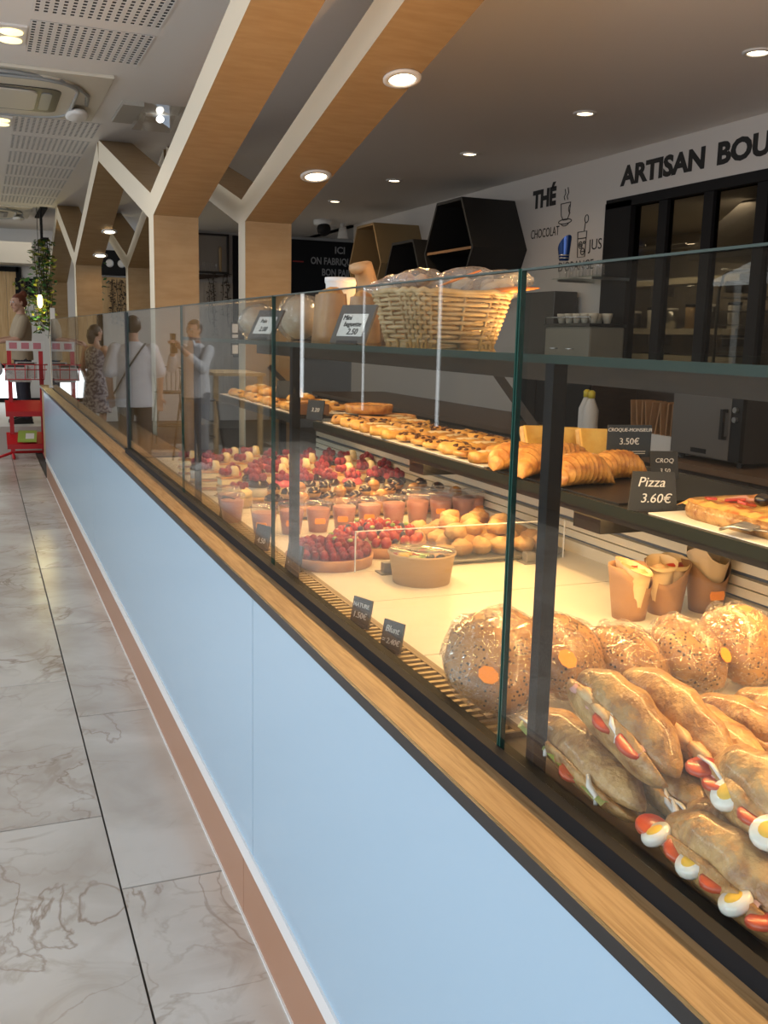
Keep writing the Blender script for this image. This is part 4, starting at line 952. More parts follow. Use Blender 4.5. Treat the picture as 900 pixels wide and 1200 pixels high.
def croissant(R, fat, arc_deg, m, seed=0):
    """ridged crescent along an arc in the xy plane, resting on z=0"""
    n = 77; rs = []; k = 14
    for i in range(n + 1):
        t = i / n; a = math.radians(-arc_deg / 2 + arc_deg * t) + PI / 2
        u = abs(2 * t - 1); pr = max(0.03, (1 - u ** 3.2)) ** 0.8
        seg = (t * 11.0) % 1.0; rid = 0.88 + 0.16 * (1 - seg) * (1 if u < 0.94 else 0.4)
        q = fat * pr * rid; c = (R * math.cos(a), R * math.sin(a) - R, fat * 0.86 * pr)
        d = Vector((math.cos(a), math.sin(a), 0))
        rs.append([(c[0] + d.x * q * math.cos(2 * PI * j / k), c[1] + d.y * q * math.cos(2 * PI * j / k), max(0.0, c[2] + 0.88 * q * math.sin(2 * PI * j / k))) for j in range(k)])
    return MB().rings(rs)
def add_croissant(loc, rz, label, R=0.19, fat=0.050, arcd=66, m=None):
    o = croissant(R, fat, arcd, m).build('croissant', m or m_crustd, loc=loc, rot=(0, 0, rz))
    return tag(o, label, 'croissant', 'large croissants on the pastry shelf')
add_croissant((1.475, 2.22, SZ + .005), 0.15, 'golden croissant on the black tray beside the CROQUE-MONSIEUR card')
add_croissant((1.45, 2.42, SZ + .005), 0.5, 'big ridged croissant at the shelf edge, behind the glass joint')
add_croissant((1.46, 2.55, SZ + .005), 0.2, 'ridged croissant next to the danish pastries', 0.18, 0.046)
add_croissant((1.60, 2.50, SZ + .005), -0.2, 'croissant in the second row of the shelf', 0.18, 0.046)
add_croissant((1.65, 2.30, SZ + .005), 0.1, 'croissant lying behind the golden one on the tray', 0.18, 0.046)
# cheese toasts standing in a fan behind the croissants
for k, (x, y) in enumerate(((1.62, 2.66), (1.68, 2.60), (1.75, 2.54))):
    r = thing('croque_toast', 'melted cheese toast leaning in the stack behind the croissants, %s from the shelf edge' % ORD[k], 'toast', (x, y, SZ + 0.012), 0, 'cheese toasts behind the croissants', rot=(-0.35, 0.05, 0.25 - 0.1 * k))
    MB().box((0, 0, 0.055), (0.125, 0.022, 0.11), bev=0.008).build('toast_slice', m_sponge, r)
    MB().box((0, -0.013, 0.056), (0.120, 0.010, 0.105), bev=0.004).build('melted_cheese', m_toast, r)
tag(MB().span((1.40, 1.93, SZ), (1.90, 2.60, SZ + 0.004)).build('black_tray', m_black), 'black baking tray under the croissants', 'tray')
# pizza
tag(MB().span((1.395, 0.85, SZ), (1.80, 1.81, SZ + 0.003)).build('pizza_paper', m_paper), 'white paper under the pizza slab', 'paper')
r = thing('pizza_slab', 'long pizza slab with black olives at the near end of the shelf', 'pizza', (1.585, 1.40, SZ + 0.003))
P = rrect(0.15, 0.40, 0.10, 6)
rs = []
for s, z in ((0.98, 0), (1.0, 0.016), (0.97, 0.034), (0.90, 0.030)):
    rs.append([(p[0] * s + 0.006 * noise.noise(Vector((p[0] * 20, p[1] * 20, z * 9))), p[1] * (1 - (1 - s) * 0.4) + 0.006 * noise.noise(Vector((p[1] * 20, p[0] * 20, 3))), z) for p in P])
MB().rings(rs).build('pizza_crust', m_crust, r)
mb = MB(); nx, ny = 14, 34; v = []
for i in range(nx + 1):
    for j in range(ny + 1):
        x = -0.135 + 0.27 * i / nx; y = -0.385 + 0.77 * j / ny
        v.append((x, y, 0.036 + 0.012 * noise.noise(Vector((x * 30, y * 30, 1))) - (0.010 if i in (0, nx) or j in (0, ny) else 0)))
mb.add(v, [(i * (ny + 1) + j, (i + 1) * (ny + 1) + j, (i + 1) * (ny + 1) + j + 1, i * (ny + 1) + j + 1) for i in range(nx) for j in range(ny)], 0, True)
mb.build('cheese_topping', m_cheese, r)
for x, y in ((-0.02, 0.24), (-0.03, 0.17), (0.03, -0.05), (-0.05, -0.12), (0.06, -0.22)):
    MB().ball((x, y, 0.050), (0.019, 0.018, 0.015), 10, 8).build('olive', m_olive, r)
for k in range(16):
    x, y = RND.uniform(-.11, .11), RND.uniform(-.35, .35)
    MB().box((0, 0, 0), (0.045, 0.022, 0.006), bev=0.002).build('ham_strip', m_tomato if k % 3 else m_ham, r, loc=(x, y, 0.044), rot=(RND.uniform(-.2, .2), RND.uniform(-.2, .2), RND.uniform(0, 3)))
r = thing('serving_tongs', 'steel serving tongs lying before the pizza', 'tongs', (1.425, 1.50, SZ + 0.012), 2.0)
for s in (-1, 1):
    MB().tube([(-0.24, 0.002 * s, 0.012), (-0.10, 0.014 * s, 0.012), (0.0, 0.018 * s, 0.012)], 0.006, 6, flat=0.4).build('arm', m_steel, r)
    mb = MB()
    for k in range(4): mb.tube([(0.0, 0.018 * s + 0.009 * (k - 1.5), 0.012), (0.04, 0.02 * s + 0.011 * (k - 1.5), 0.014), (0.065, 0.015 * s + 0.010 * (k - 1.5), 0.004)], 0.0035, 5)
    tag(mb.build('tine', m_steel, r), kind='stuff')
# big tarts stacked at the far end of the near shelf
for k, (x, y, z, R, lab) in enumerate(((1.66, 4.03, 0.02, 0.13, 'lower large golden tart with a plain rim at the far end of the shelf'), (1.60, 4.10, 0.062, 0.11, 'upper large golden tart stacked on the lower one'))):
    r = thing('large_tart', lab, 'tart', (x, y, dz + z - 0.018), 0, 'large plain tarts')
    MB().lathe([(R * 0.93, 0), (R, 0.035), (R * 0.95, 0.038), (R * 0.9, 0.026), (0.01, 0.028)], 36).build('crust', m_crustd, r)
    MB().lathe([(R * 0.9, 0.027), (R * 0.5, 0.032), (0.005, 0.033)], 24).build('filling', m_caramel, r)
# far shelf: lit pastries on paper
tag(MB().span((1.40, 4.6, SZ), (1.80, 6.2, SZ + 0.003)).build('baking_paper', m_paper), 'white paper under the pastries of the far shelf', 'paper')
for j in range(3):
    for i in range(11):
        x = 1.45 + 0.12 * j; y = 4.72 + 0.13 * i
        kd = (2, 2, 1)[(i + j) % 3]
        dup(pd[kd], loc=(x, y, dz + (0.0)), rot=(0, 0, RND.uniform(1.2, 1.9)), scale=1.1, label='%s on the far shelf, %s row from edge, %s from near end' % (kn[kd], ORD[j], ORD[i]))
for k in range(8):
    o = dup(pd[2], loc=(1.50 + 0.09 * (k % 2), 4.85 + 0.15 * k, dz + 0.034), rot=(0, 0, RND.uniform(1.2, 1.9)), scale=1.05, label='almond pastry heaped on top at the far shelf, %s from its near end' % ORD[k])
for p in pd:
    for ch in list(p.children): bpy.data.objects.remove(ch)
    bpy.data.objects.remove(p)
r = thing('tart_box', 'dark kraft box with a golden tart at the near corner of the far shelf', 'box', (1.47, 4.60, SZ + 0.003))
MB().span((-0.07, -0.07, 0), (0.09, 0.07, 0.05)).build('carton', mat('brown_carton', (0.20, 0.10, 0.05), 0.6), r)
MB().lathe([(0.055, 0.05), (0.062, 0.068), (0.05, 0.07), (0.01, 0.066)], 24).build('tart', m_caramel, r)
card((1.42, 4.33, SZ - 0.002), -0.9, 0.09, 0.09, [('3.20', 0.026, 0, 0.4, 0.2)], 'dark slanted price card before the stacked large tarts')
card((1.47, 5.0, SZ + 0.055), -0.7, 0.10, 0.09, [], 'dark price card standing among the far shelf pastries', lean=-0.3)
card((1.45, 4.72, SZ + 0.045), -0.3, 0.06, 0.075, [], 'yellowed price card at the near end of the far shelf', lean=-0.3, col=m_kraft2)

# ------------------------------------------------------------------ goods on the glass shelf
GZ = 1.5805
m_wick = mat('wicker', (0.62, 0.46, 0.26), 0.55, 0, (0.50, 0.34, 0.16), ns=30, bump=0.2, bs=90)
r = thing('wicker_basket', 'square woven wicker basket full of bagged snacks on the glass shelf', 'basket', (1.10, 2.33, GZ))
def outline(hx, hy, n=72, p=5.0):
    P = []
    for i in range(n):
        a = 2 * PI * i / n; c, s = math.cos(a), math.sin(a)
        P.append((hx * math.copysign(abs(c) ** (2 / p), c), hy * math.copysign(abs(s) ** (2 / p), s)))
    return P
NR = 11; NS = 72
for k in range(NR):
    t = k / (NR - 1); hx = 0.115 + 0.03 * t; hy = 0.115 + 0.03 * t; z = 0.010 + 0.112 * t
    o = outline(hx, hy, NS)
    path = []
    for i in range(NS):
        off = 0.0055 * (1 if (i // 2 + k) % 2 else -1); q = Vector((o[i][0], o[i][1], 0)); nn = q.normalized()
        path.append((o[i][0] + nn.x * off, o[i][1] + nn.y * off, z + 0.002 * noise.noise(Vector((i * .6, k, 0)))))
    MB().tube(path, 0.0050, 5, closed=True).build('woven_strand', m_wick, r)
mb = MB()
for i in range(0, NS, 2):
    a = outline(0.115, 0.115, NS)[i]; b = outline(0.145, 0.145, NS)[i]
    mb.tube([(a[0], a[1], 0.0), (b[0], b[1], 0.128)], 0.0042, 5)
tag(mb.build('stake', m_wick, r), kind='stuff')
MB().tube([(p[0] * 1.02, p[1] * 1.02, 0.130 + 0.003 * math.sin(i * 1.6)) for i, p in enumerate(outline(0.145, 0.145, NS))], 0.0075, 6, closed=True).build('rim', m_wick, r)
MB().prism(outline(0.112, 0.112, 40), 0.0, 0.006, 'z').build('base', m_wick, r)
def bag(loc, rot, dims, label, content, seed, name='snack_bag', grp='clear bags in the basket'):
    g = thing(name, label, 'bag', loc, 0, grp, rot=rot)
    x, y, z = dims
    v = []; rs = []
    for i in range(11):
        t = i / 10; pr = math.sin(PI * min(1, max(0, t * 0.92 + 0.04))) ** 0.6; pinch = 1.0 if t < 0.86 else 1 + (t - 0.86) * 3
        rs.append([(x * (t - 0.5) * 2, y * math.cos(2 * PI * j / 18) * (1 - 0.18 * t), z * pr * math.sin(2 * PI * j / 18) * (1 + 0.25 * noise.noise(Vector((t * 5, j * 0.9, seed)))) + (0.004 * (-1) ** j if t > 0.85 else 0)) for j in range(18)])
    MB().rings(rs).build('clear_bag', m_bag, g)
    for k in range(6):
        MB().ball((x * RND.uniform(-.55, .5), y * RND.uniform(-.5, .5), z * RND.uniform(-.35, .2)), (x * 0.30, y * 0.34, z * 0.42), 10, 7, amp=0.2, fr=2, seed=k + seed).build('snack', content, g)
    return g
m_meringue = mat('meringue', (0.80, 0.70, 0.55), 0.6, 0, (0.72, 0.56, 0.36), ns=20)
bag((1.02, 2.42, 1.725), (0.1, -0.15, 0.3), (0.07, 0.06, 0.035), 'small clear bag of pale biscuits at the far left of the basket', m_meringue, 1)
bag((1.07, 2.36, 1.735), (0.0, 0.1, 0.5), (0.08, 0.06, 0.038), 'clear bag of biscuits near the middle of the basket', m_choux, 2)
bag((1.14, 2.30, 1.735), (0.15, -0.2, -0.5), (0.085, 0.06, 0.042), 'clear bag of pale snacks at the right of the basket', m_meringue, 3)
bag((1.21, 2.25, 1.728), (0.0, -0.22, -0.15), (0.09, 0.06, 0.04), 'clear bag of snacks sticking out right over the basket rim', m_meringue, 5)
m_or = mat('orange_film', (0.75, 0.24, 0.05), 0.3)
tag(MB().tube([(1.19, 2.21, 1.715), (1.24, 2.20, 1.722), (1.305, 2.19, 1.728)], [0.03, 0.03, 0.006], 7, flat=0.3).build('orange_wrapper', m_or), 'orange paper wrapper tip poking from the near end of the basket', 'wrapper')
tag(MB().tube([(1.05, 2.23, 1.725), (1.10, 2.22, 1.745), (1.15, 2.21, 1.765)], [0.008, 0.013, 0.006], 7, flat=0.3).build('orange_wrapper', m_or), 'orange paper wrapper between the bags in the middle of the basket', 'wrapper')
# kraft bags of bread left of the basket
def bread_bag(loc, rz, w, d, h, label, seed):
    g = thing('bread_bag', label, 'bag', loc, rz, 'brown bags of bread on the glass shelf')
    rs = []
    for i in range(9):
        t = i / 8; tw_ = 1 - 0.25 * t
        rs.append([((w / 2) * (abs(math.cos(2 * PI * j / 20)) ** 0.5) * math.copysign(1, math.cos(2 * PI * j / 20)) * (1 + 0.10 * noise.noise(Vector((t * 4, j, seed)))),
                    (d / 2) * tw_ * (abs(math.sin(2 * PI * j / 20)) ** 0.5) * math.copysign(1, math.sin(2 * PI * j / 20)), h * t + (0.008 * noise.noise(Vector((j, seed, 2))) if i == 8 else 0)) for j in range(20)])
    MB().rings(rs, caps=(True, False)).build('paper_bag', mat('kraft_bag', (0.50, 0.28, 0.12), 0.45, 0, (0.40, 0.20, 0.08), ns=16, bump=0.3, bs=30, coat=0.2), g)
    for k in range(3):
        MB().ball(((k - 1) * w * 0.26, 0, h * 0.94), (w * 0.17, d * 0.30, h * 0.2), 12, 8, amp=0.2, seed=seed + k).build('bread_roll', m_crustd, g)
    return g
bread_bag((1.00, 2.62, GZ), 1.25, 0.15, 0.10, 0.125, 'brown bread bag just left of the basket, behind the framed card', 1)
bread_bag((0.985, 2.86, GZ), 1.45, 0.17, 0.10, 0.14, 'brown bread bag standing upright in the middle of the row', 2)
bread_bag((1.16, 2.78, GZ), 1.3, 0.14, 0.09, 0.12, 'brown bread bag behind the others beside the basket', 3)
r = thing('folded_paper_bag', 'tall folded brown paper bag rising behind the basket end', 'bag', (1.10, 2.84, GZ), 0.3)
MB().tube([(0, 0, 0.0), (0, 0, 0.10), (-0.005, 0, 0.17), (-0.025, 0, 0.225), (-0.055, 0, 0.215)], [0.045, 0.045, 0.043, 0.040, 0.030], 8, flat=0.6).build('paper', mat('kraft_fold', (0.50, 0.29, 0.13), 0.5), r)
r = thing('white_tub', 'round white tub behind the bread bags', 'tub', (1.12, 3.15, GZ))
MB().lathe([(0.045, 0), (0.05, 0.185), (0.053, 0.19), (0.053, 0.205), (0.02, 0.207)], 24).build('tub', m_white, r); MB().lathe([(0.0535, 0.19), (0.0535, 0.207), (0.02, 0.209)], 24).build('lid', m_white, r)
def loaf_bag(loc, rz, L, w, h, label, seed):
    g = thing('bagged_loaf', label, 'bread', loc, rz, 'loaves in clear bags on the glass shelf')
    MB().ball((0, 0, h * 0.5), (L * 0.42, w * 0.42, h * 0.48), 18, 12, amp=0.15, fr=1.5, seed=seed, zmin=0).build('loaf', mat('pale_loaf', (0.62, 0.42, 0.22), 0.5, 0, (0.70, 0.55, 0.34), ns=14), g)
    rs = []
    for i in range(13):
        t = i / 12; pr = (math.sin(PI * (0.06 + 0.88 * t)) ** 0.6) if t < 0.75 else (math.sin(PI * (0.06 + 0.88 * 0.75)) ** 0.6) * (1 - (t - 0.75) * 3.2)
        rs.append([(L * (t - 0.45), w * 0.5 * pr * math.cos(2 * PI * j / 18) * (1 + .15 * noise.noise(Vector((t * 6, j, seed)))), max(0.001, h * 0.5 + h * 0.58 * pr * math.sin(2 * PI * j / 18) * (1 + .2 * noise.noise(Vector((j, t * 6, seed)))))) for j in range(18)])
    MB().rings(rs).build('clear_bag', m_bag, g)
    return g
loaf_bag((0.99, 3.72, GZ), 1.2, 0.26, 0.16, 0.12, 'clear bagged loaf at the far end of the glass shelf', 1)
loaf_bag((1.06, 3.40, GZ), 1.5, 0.26, 0.17, 0.15, 'clear bagged loaf behind the second framed card', 2)
# ------------------------------------------------------------------ hexagonal wall boxes
def hexbox(loc, R, depth, label, m_out, m_in, th=0.035):
    r = thing('hexagon_shelf', label, 'wall shelf', loc, 0, 'hexagonal wall shelves')
    P = [(R * math.cos(math.radians(60 * k)), R * math.sin(math.radians(60 * k))) for k in range(6)]
    q = (R - th) / R
    for k in range(6):
        a, b = P[k], P[(k + 1) % 6]
        MB().prism([a, b, (b[0] * q, b[1] * q), (a[0] * q, a[1] * q)], -depth, 0, 'x').build('board', m_out, r)
    MB().prism([(p[0] * q, p[1] * q) for p in P], -0.02, 0.0, 'x').build('back_panel', m_in, r)
    return r
m_hexb = mat('black_board', (0.018, 0.017, 0.016), 0.5); m_hexi = mat('dark_inside', (0.035, 0.026, 0.018), 0.6)
m_hexw = mat('warm_board', (0.30, 0.20, 0.09), 0.5)
h1 = hexbox((WX, 9.66, 2.505), 0.595, 0.62, 'largest nearest black hexagonal box on the white wall', m_hexb, m_hexi)
MB().span((-0.60, -0.54, -0.015), (-0.02, 0.54, 0.012)).build('inner_shelf', m_hexb, h1); MB().span((-0.606, -0.54, -0.015), (-0.60, 0.54, 0.012)).build('shelf_edge', m_kraft, h1)
hexbox((WX, 10.88, 2.16), 0.62, 0.62, 'lower black hexagonal box between the other two', m_hexb, m_hexi)
hexbox((WX, 12.11, 2.49), 0.585, 0.62, 'farthest hexagonal box, in golden brown wood', m_hexw, m_brown)

# ------------------------------------------------------------------ back counter and its machines
bc = thing('back_counter', 'long dark back counter under the bakehouse window', 'counter', (4.2, 4.0, 0))
MB().span((4.16, 3.6, 0.80), (5.21, 12.8, 0.84)).build('worktop', mat('brown_worktop', (0.16, 0.10, 0.06), 0.4), bc, True)
y = 3.62
while y < 12.6:
    MB().span((4.20, y + 0.003, 0.1), (4.225, y + 0.897, 0.79)).build('door', m_brown, bc, True); y += 0.9
MB().span((4.225, 3.6, 0), (5.2, 12.75, 0.80)).build('carcass', m_blackm, bc, True)
r = thing('oven', 'grey steel counter-top oven with a black handle on the back counter', 'oven', (4.30, 4.74, 0.842))
m_ovn = mat('oven_grey', (0.15, 0.14, 0.13), 0.45, 0.2)
MB().span((0.03, 0, 0.03), (0.62, 0.66, 0.47)).build('body', m_char, r); MB().span((0.0, 0.10, 0.04), (0.03, 0.655, 0.465), bev=0.004).build('door', m_ovn, r)
MB().span((-0.04, 0.125, 0.17), (-0.02, 0.150, 0.36)).span((-0.022, 0.125, 0.17), (0.002, 0.15, 0.19)).span((-0.022, 0.125, 0.34), (0.002, 0.15, 0.36)).build('handle', m_black, r)
MB().span((0.0, 0.0, 0.04), (0.03, 0.095, 0.465)).build('control_panel', m_black, r)
for z in (0.36, 0.30): MB().cyl((0, 0, 0), 0.018, 0.02, 14, T=Matrix.Translation((0, 0.05, z)) @ Matrix.Rotation(-PI / 2, 4, 'Y')).build('knob', m_steel, r)
MB().span((-0.002, 0.3, 0.06), (0.0, 0.45, 0.09)).build('vent', m_black, r)
for x in (0.06, 0.56):
    for yy in (0.05, 0.6): MB().cyl((x, yy, 0), 0.02, 0.03, 10).build('foot', m_black, r)
r = thing('paper_bag_stack', 'upright folded brown paper bags in a carton beside the oven', 'bags', (4.42, 5.66, 0.842))
MB().span((-0.1, -0.24, 0), (0.12, -0.01, 0.13)).build('carton', m_lite, r); MB().span((-0.1, 0.01, 0), (0.12, 0.26, 0.13)).build('carton', m_kraft2, r)
for k in range(9):
    MB().box((0, 0, 0), (0.17, 0.014, 0.26), bev=0.003).build('paper_bag', m_kraft, r, loc=(0.0, -0.21 + 0.055 * k, 0.22), rot=(RND.uniform(-.18, .18), 0, RND.uniform(-.15, .15)))
for k, yy in enumerate((6.36, 6.50)):
    r = thing('squeeze_bottle', 'white bottle with a yellow cap on the back counter, %s one' % ('nearer' if k == 0 else 'farther'), 'bottle', (4.30 + 0.05 * k, yy, 0.842), 0, 'white bottles on the back counter')
    MB().lathe([(0.055, 0), (0.058, 0.02), (0.058, 0.24), (0.03, 0.31), (0.022, 0.33)], 20).build('bottle', m_white, r)
    MB().lathe([(0.026, 0.33), (0.028, 0.375), (0.012, 0.39)], 16).build('cap', mat('yellow_cap', (0.75, 0.60, 0.05), 0.4), r)
cab = thing('drinks_cabinet', 'tall black cabinet carrying the coffee machine at the wall', 'cabinet', (4.75, 6.9, 0.842))
MB().span((4.75, 7.02, 0.842), (5.2, 8.35, 1.262)).build('body', m_brown, cab, True)
for yy in (7.04, 7.48, 7.92): MB().span((4.735, yy, 0.86), (4.75, yy + 0.42, 1.25)).build('door', m_blackm, cab, True)
r = thing('coffee_machine', 'grey coffee machine with a dark top rail beside the window', 'coffee machine', (4.82, 7.22, 1.264))
m_ol = mat('olive_grey', (0.22, 0.21, 0.17), 0.4)
MB().span((0, 0, 0.0), (0.36, 0.72, 0.46), bev=0.02).build('body', m_ol, r); MB().span((-0.01, -0.01, 0.46), (0.37, 0.73, 0.485)).build('top_tray', m_black, r)
MB().tube([(0, 0, 0.485), (0, 0, 0.54), (0, 0.72, 0.54), (0, 0.72, 0.485)], 0.006, 6).build('top_rail', m_steel, r)
MB().span((-0.012, 0.08, 0.05), (0.0, 0.64, 0.20)).build('drip_panel', m_black, r)
for yy in (0.22, 0.48): MB().cyl((-0.05, yy, 0.22), 0.035, 0.05, 14).build('brew_head', m_steel, r)
for i in range(2):
    for j in range(5):
        r = thing('coffee_cup', 'cream cup on the coffee machine, %s row, %s from the near end' % (['front', 'rear'][i], ORD[j]), 'cup', (4.90 + 0.14 * i, 7.29 + 0.125 * j, 1.752), 0, 'cups on top of the coffee machine')
        MB().lathe([(0.028, 0), (0.045, 0.07), (0.047, 0.085), (0.043, 0.085), (0.026, 0.01)], 14).build('cup', m_cream, r)
tag(MB().span((4.95, 8.02, 1.264), (5.2, 8.60, 2.05), bev=0.01).build('black_fridge_box', m_char), 'dark upright cabinet standing left of the coffee machine', 'cabinet')
r = thing('wall_shelf', 'small glass wall shelf of drinking glasses above the coffee machine', 'shelf', (4.85, 7.2, 2.14))
MB().span((0, 0, 0), (0.38, 0.72, 0.012)).build('glass_plate', glassy('plate', (0.85, 0.9, 0.88)), r)
for yy in (0.08, 0.62): MB().span((0.0, yy, -0.02), (0.385, yy + 0.02, 0)).build('bracket', m_steel, r)
for i in range(6):
    r = thing('drinking_glass', 'upside down drinking glass on the wall shelf, %s from the near end' % ORD[i], 'glass', (4.92 + 0.03 * (i % 2), 7.26 + 0.105 * i, 2.153), 0, 'glasses on the wall shelf')
    MB().lathe([(0.038, 0), (0.034, 0.12), (0.030, 0.125), (0.030, 0.118), (0.035, 0.0)], 16).build('glass', m_clear, r)
r = thing('blue_cone', 'slanted shiny blue cone standing before the wall lettering', 'vase', (4.88, 7.78, 2.153))
MB().lathe([(0.035, 0), (0.04, 0.20)], 18).build('clear_vase', m_clear, r)
n = 24; rs = []
for k in range(5):
    t = k / 4
    rs.append([((0.04 + 0.015 * t) * math.cos(2 * PI * j / n), (0.05 + 0.02 * t) * math.sin(2 * PI * j / n), 0.15 + t * (0.15 - 0.07 * math.sin(2 * PI * j / n))) for j in range(n)])
MB().rings(rs, caps=(True, False)).build('cone', mat('blue_foil', (0.02, 0.07, 0.26), 0.2, 0.4), r)
for z in (0.165, 0.19): MB().lathe([(0.045, z), (0.048, z), (0.049, z + 0.010)], 20, sc=(1, 1.22)).build('ring', m_steel, r)

# bakehouse things behind the window
r = thing('tray_trolley', 'steel baker\'s trolley of trays seen through the window', 'trolley', (6.5, 7.12, 0))
for x in (0, 0.5):
    MB().tube([(x, 0, 0.1), (x, 0, 2.1), (x, 0.05, 2.24), (x, 0.12, 2.27), (x, 0.38, 2.27), (x, 0.45, 2.24), (x, 0.5, 2.1), (x, 0.5, 0.1)], 0.016, 8).build('frame', m_steel, r)
for k in range(14): MB().span((0.0, 0.01, 0.4 + 0.125 * k), (0.5, 0.49, 0.412 + 0.125 * k)).build('tray', m_steel, r)
for x in (0, 0.5):
    for yy in (0, 0.5): MB().cyl((x - 0.02, yy, 0), 0.04, 0.1, 12).build('wheel', m_black, r)
r = thing('cooker_hood', 'dark slanted cooker hood behind the window', 'hood', (6.9, 7.5, 2.45))
MB().prism([(0, 0), (1.1, 0), (1.1, 0.12), (0.35, 0.52), (0, 0.52)], 0, 0.8, 'x').build('hood', m_dsteel, r); MB().span((0.02, 0.3, 0.05), (0.0, 0.8, 0.09)).build('lip', m_steel, r)
for k, (z, d) in enumerate(((1.70, 'lower'), (2.28, 'upper'))):
    r = thing('kitchen_shelf', '%s pale kitchen shelf behind the window' % d, 'shelf', (7.6, 8.6, z), 0)
    MB().span((0, 0, 0), (0.35, 3.2, 0.07)).build('plank', m_cream, r)
    for yy in (0.2, 1.5, 2.9): MB().span((0.0, yy, -0.12), (0.34, yy + 0.03, 0)).build('bracket', m_dsteel, r)
for k in range(7):
    h = RND.uniform(0.14, 0.3)
    r = thing('kitchen_jar', 'kitchen container on the lower shelf behind the window, %s from the near end' % ORD[k], 'jar', (7.75, 8.8 + 0.36 * k, 1.772), 0, 'containers on the kitchen shelf')
    MB().lathe([(0.07, 0), (0.075, h), (0.06, h + 0.01)], 14).build('jar', (m_white, m_char, m_kraft2, m_steel)[k % 4], r)
    MB().lathe([(0.078, h + 0.01), (0.078, h + 0.04), (0.02, h + 0.045)], 14).build('lid', (m_black, m_white)[k % 2], r)
r = thing('ceiling_pipes', 'bundle of pale kitchen pipes under the ceiling behind the window', 'pipes', (6.2, 8.4, 2.55))
for k in range(5): MB().tube([(0.25 * k, 0, 0.02 * k), (0.25 * k + 0.3, 2.4, 0.04 * k)], 0.018, 6).build('pipe', m_steel, r)
r = thing('work_table', 'steel work table in the bakehouse', 'table', (6.9, 8.2, 0))
MB().span((0, 0, 0.86), (1.2, 3.0, 0.9)).build('top', m_steel, r)
for x in (0.03, 1.12):
    for yy in (0.03, 2.92): MB().span((x, yy, 0), (x + 0.05, yy + 0.05, 0.86)).build('leg', m_steel, r)

# ------------------------------------------------------------------ far end
# pine plank cladding
pw = 0.16
def planks(x0, n, z0, z1, y, m, parent):
    base = MB().span((0.002, -0.02, 0), (pw - 0.002, 0, z1 - z0), bev=0.002).build('plank', m, parent, loc=(x0, y, z0))
    for k in range(1, n): dup(base, loc=(x0 + pw * k, y - 0.002 * (k % 2), z0))
wallf = bpy.data.objects['wall_far']
planks(-0.50, 7, 1.0, 2.52, 18.0, m_plank, wallf); planks(1.95, 6, 0.4, 2.50, 18.0, m_plank, wallf)
MB().span((-0.6, 17.94, 2.52), (0.66, 18.0, 2.60)).span((0.62, 17.94, 0.35), (0.70, 18.0, 2.6)).span((-0.6, 17.94, 0.35), (-0.52, 18.0, 2.6)).span((-0.6, 17.94, 0.92), (0.66, 18.0, 1.0)).build('black_frame', m_blackm, wallf)
struct('window_6', MB().span((-0.52, 17.96, 0.42), (0.62, 17.98, 0.92)), m_pane)
struct('trim_2', MB().span((-0.6, 17.9, 0.352), (1.2, 17.96, 0.42)), m_blackm)
tag(MB().span((0.60, 17.93, 2.10), (0.95, 17.99, 2.42)).build('black_sign', m_blackm), 'plain black sign on the far wall above the woman', 'sign')
r = thing('poster_board', 'black board with white letters above the far pine planks', 'sign', (1.98, 17.9, 2.53))
MB().span((0, 0.02, 0), (0.75, 0.08, 0.42)).build('board', m_blackm, r)
for k in range(3): MB().lathe([(0.05, 0), (0.07, 0.015), (0.05, 0.03)], 14, T=Matrix.Translation((0.16 + 0.2 * k, 0.02, 0.2)) @ Matrix.Rotation(PI / 2, 4, 'X')).build('white_mark', m_white, r)
# low ceiling soffit far left
struct('trim_3', MB().span((-3.6, 17.2, 2.62), (0.85, 18.0, 2.95)), mat('soffit', (0.70, 0.66, 0.58), 0.6))
# dried vines over the far planks and on the rear wall
m_vine = mat('dry_vine', (0.07, 0.05, 0.035), 0.8); m_leaf = mat('green_leaf', (0.03, 0.13, 0.04), 0.5, 0, (0.07, 0.22, 0.06), ns=9, vary=0.3); m_leafy = mat('olive_leaf', (0.12, 0.16, 0.02), 0.5, 0, (0.25, 0.27, 0.04), ns=9)
def vine(loc, n, w, length, m, label, leaf=0.02, grp=None, name='hanging_vine', m2=None):
    r = thing(name, label, 'plant', loc, 0, grp); rr = random.Random(int(loc[0] * 100 + loc[1]))
    lf = MB()
    for k in range(n):
        x, y = rr.uniform(-w, w), rr.uniform(-w * 0.4, w * 0.4); L_ = length * rr.uniform(0.55, 1.0)
        pts = [(x + 0.05 * noise.noise(Vector((k, t * 0.7, 0))), y + 0.05 * noise.noise(Vector((k, t * 0.7, 9))), -L_ * t / 8) for t in range(9)]
        MB().tube(pts, 0.004, 4).build('stem', m_vine, r)
        for q in range(int(L_ / leaf * 1.1)):
            t = rr.random(); p = pts[min(8, int(t * 9))]
            c = Vector((p[0] + rr.uniform(-leaf, leaf) * 1.8, p[1] + rr.uniform(-leaf, leaf) * 1.8, -L_ * t)); a = rr.uniform(0, 6.28); b = rr.uniform(-1, 1)
            u = Vector((math.cos(a), math.sin(a), b * 0.6)).normalized() * leaf; v = Vector((-math.sin(a), math.cos(a), -0.6)).normalized() * leaf * 0.6
            lf.add([c - u, c + v * 0.9, c + u, c - v * 0.9], [(0, 1, 2, 3)], rr.randint(0, 1) if m2 else 0, True)
    tag(lf.build('leaves', [m, m2] if m2 else m, r), kind='stuff')
    return r
vine((0.86, 14.75, 2.80), 16, 0.11, 1.30, m_leaf, 'green ivy hanging beside the farthest wooden column', 0.045, 'green hanging plants', 'hanging_ivy', m_leafy)
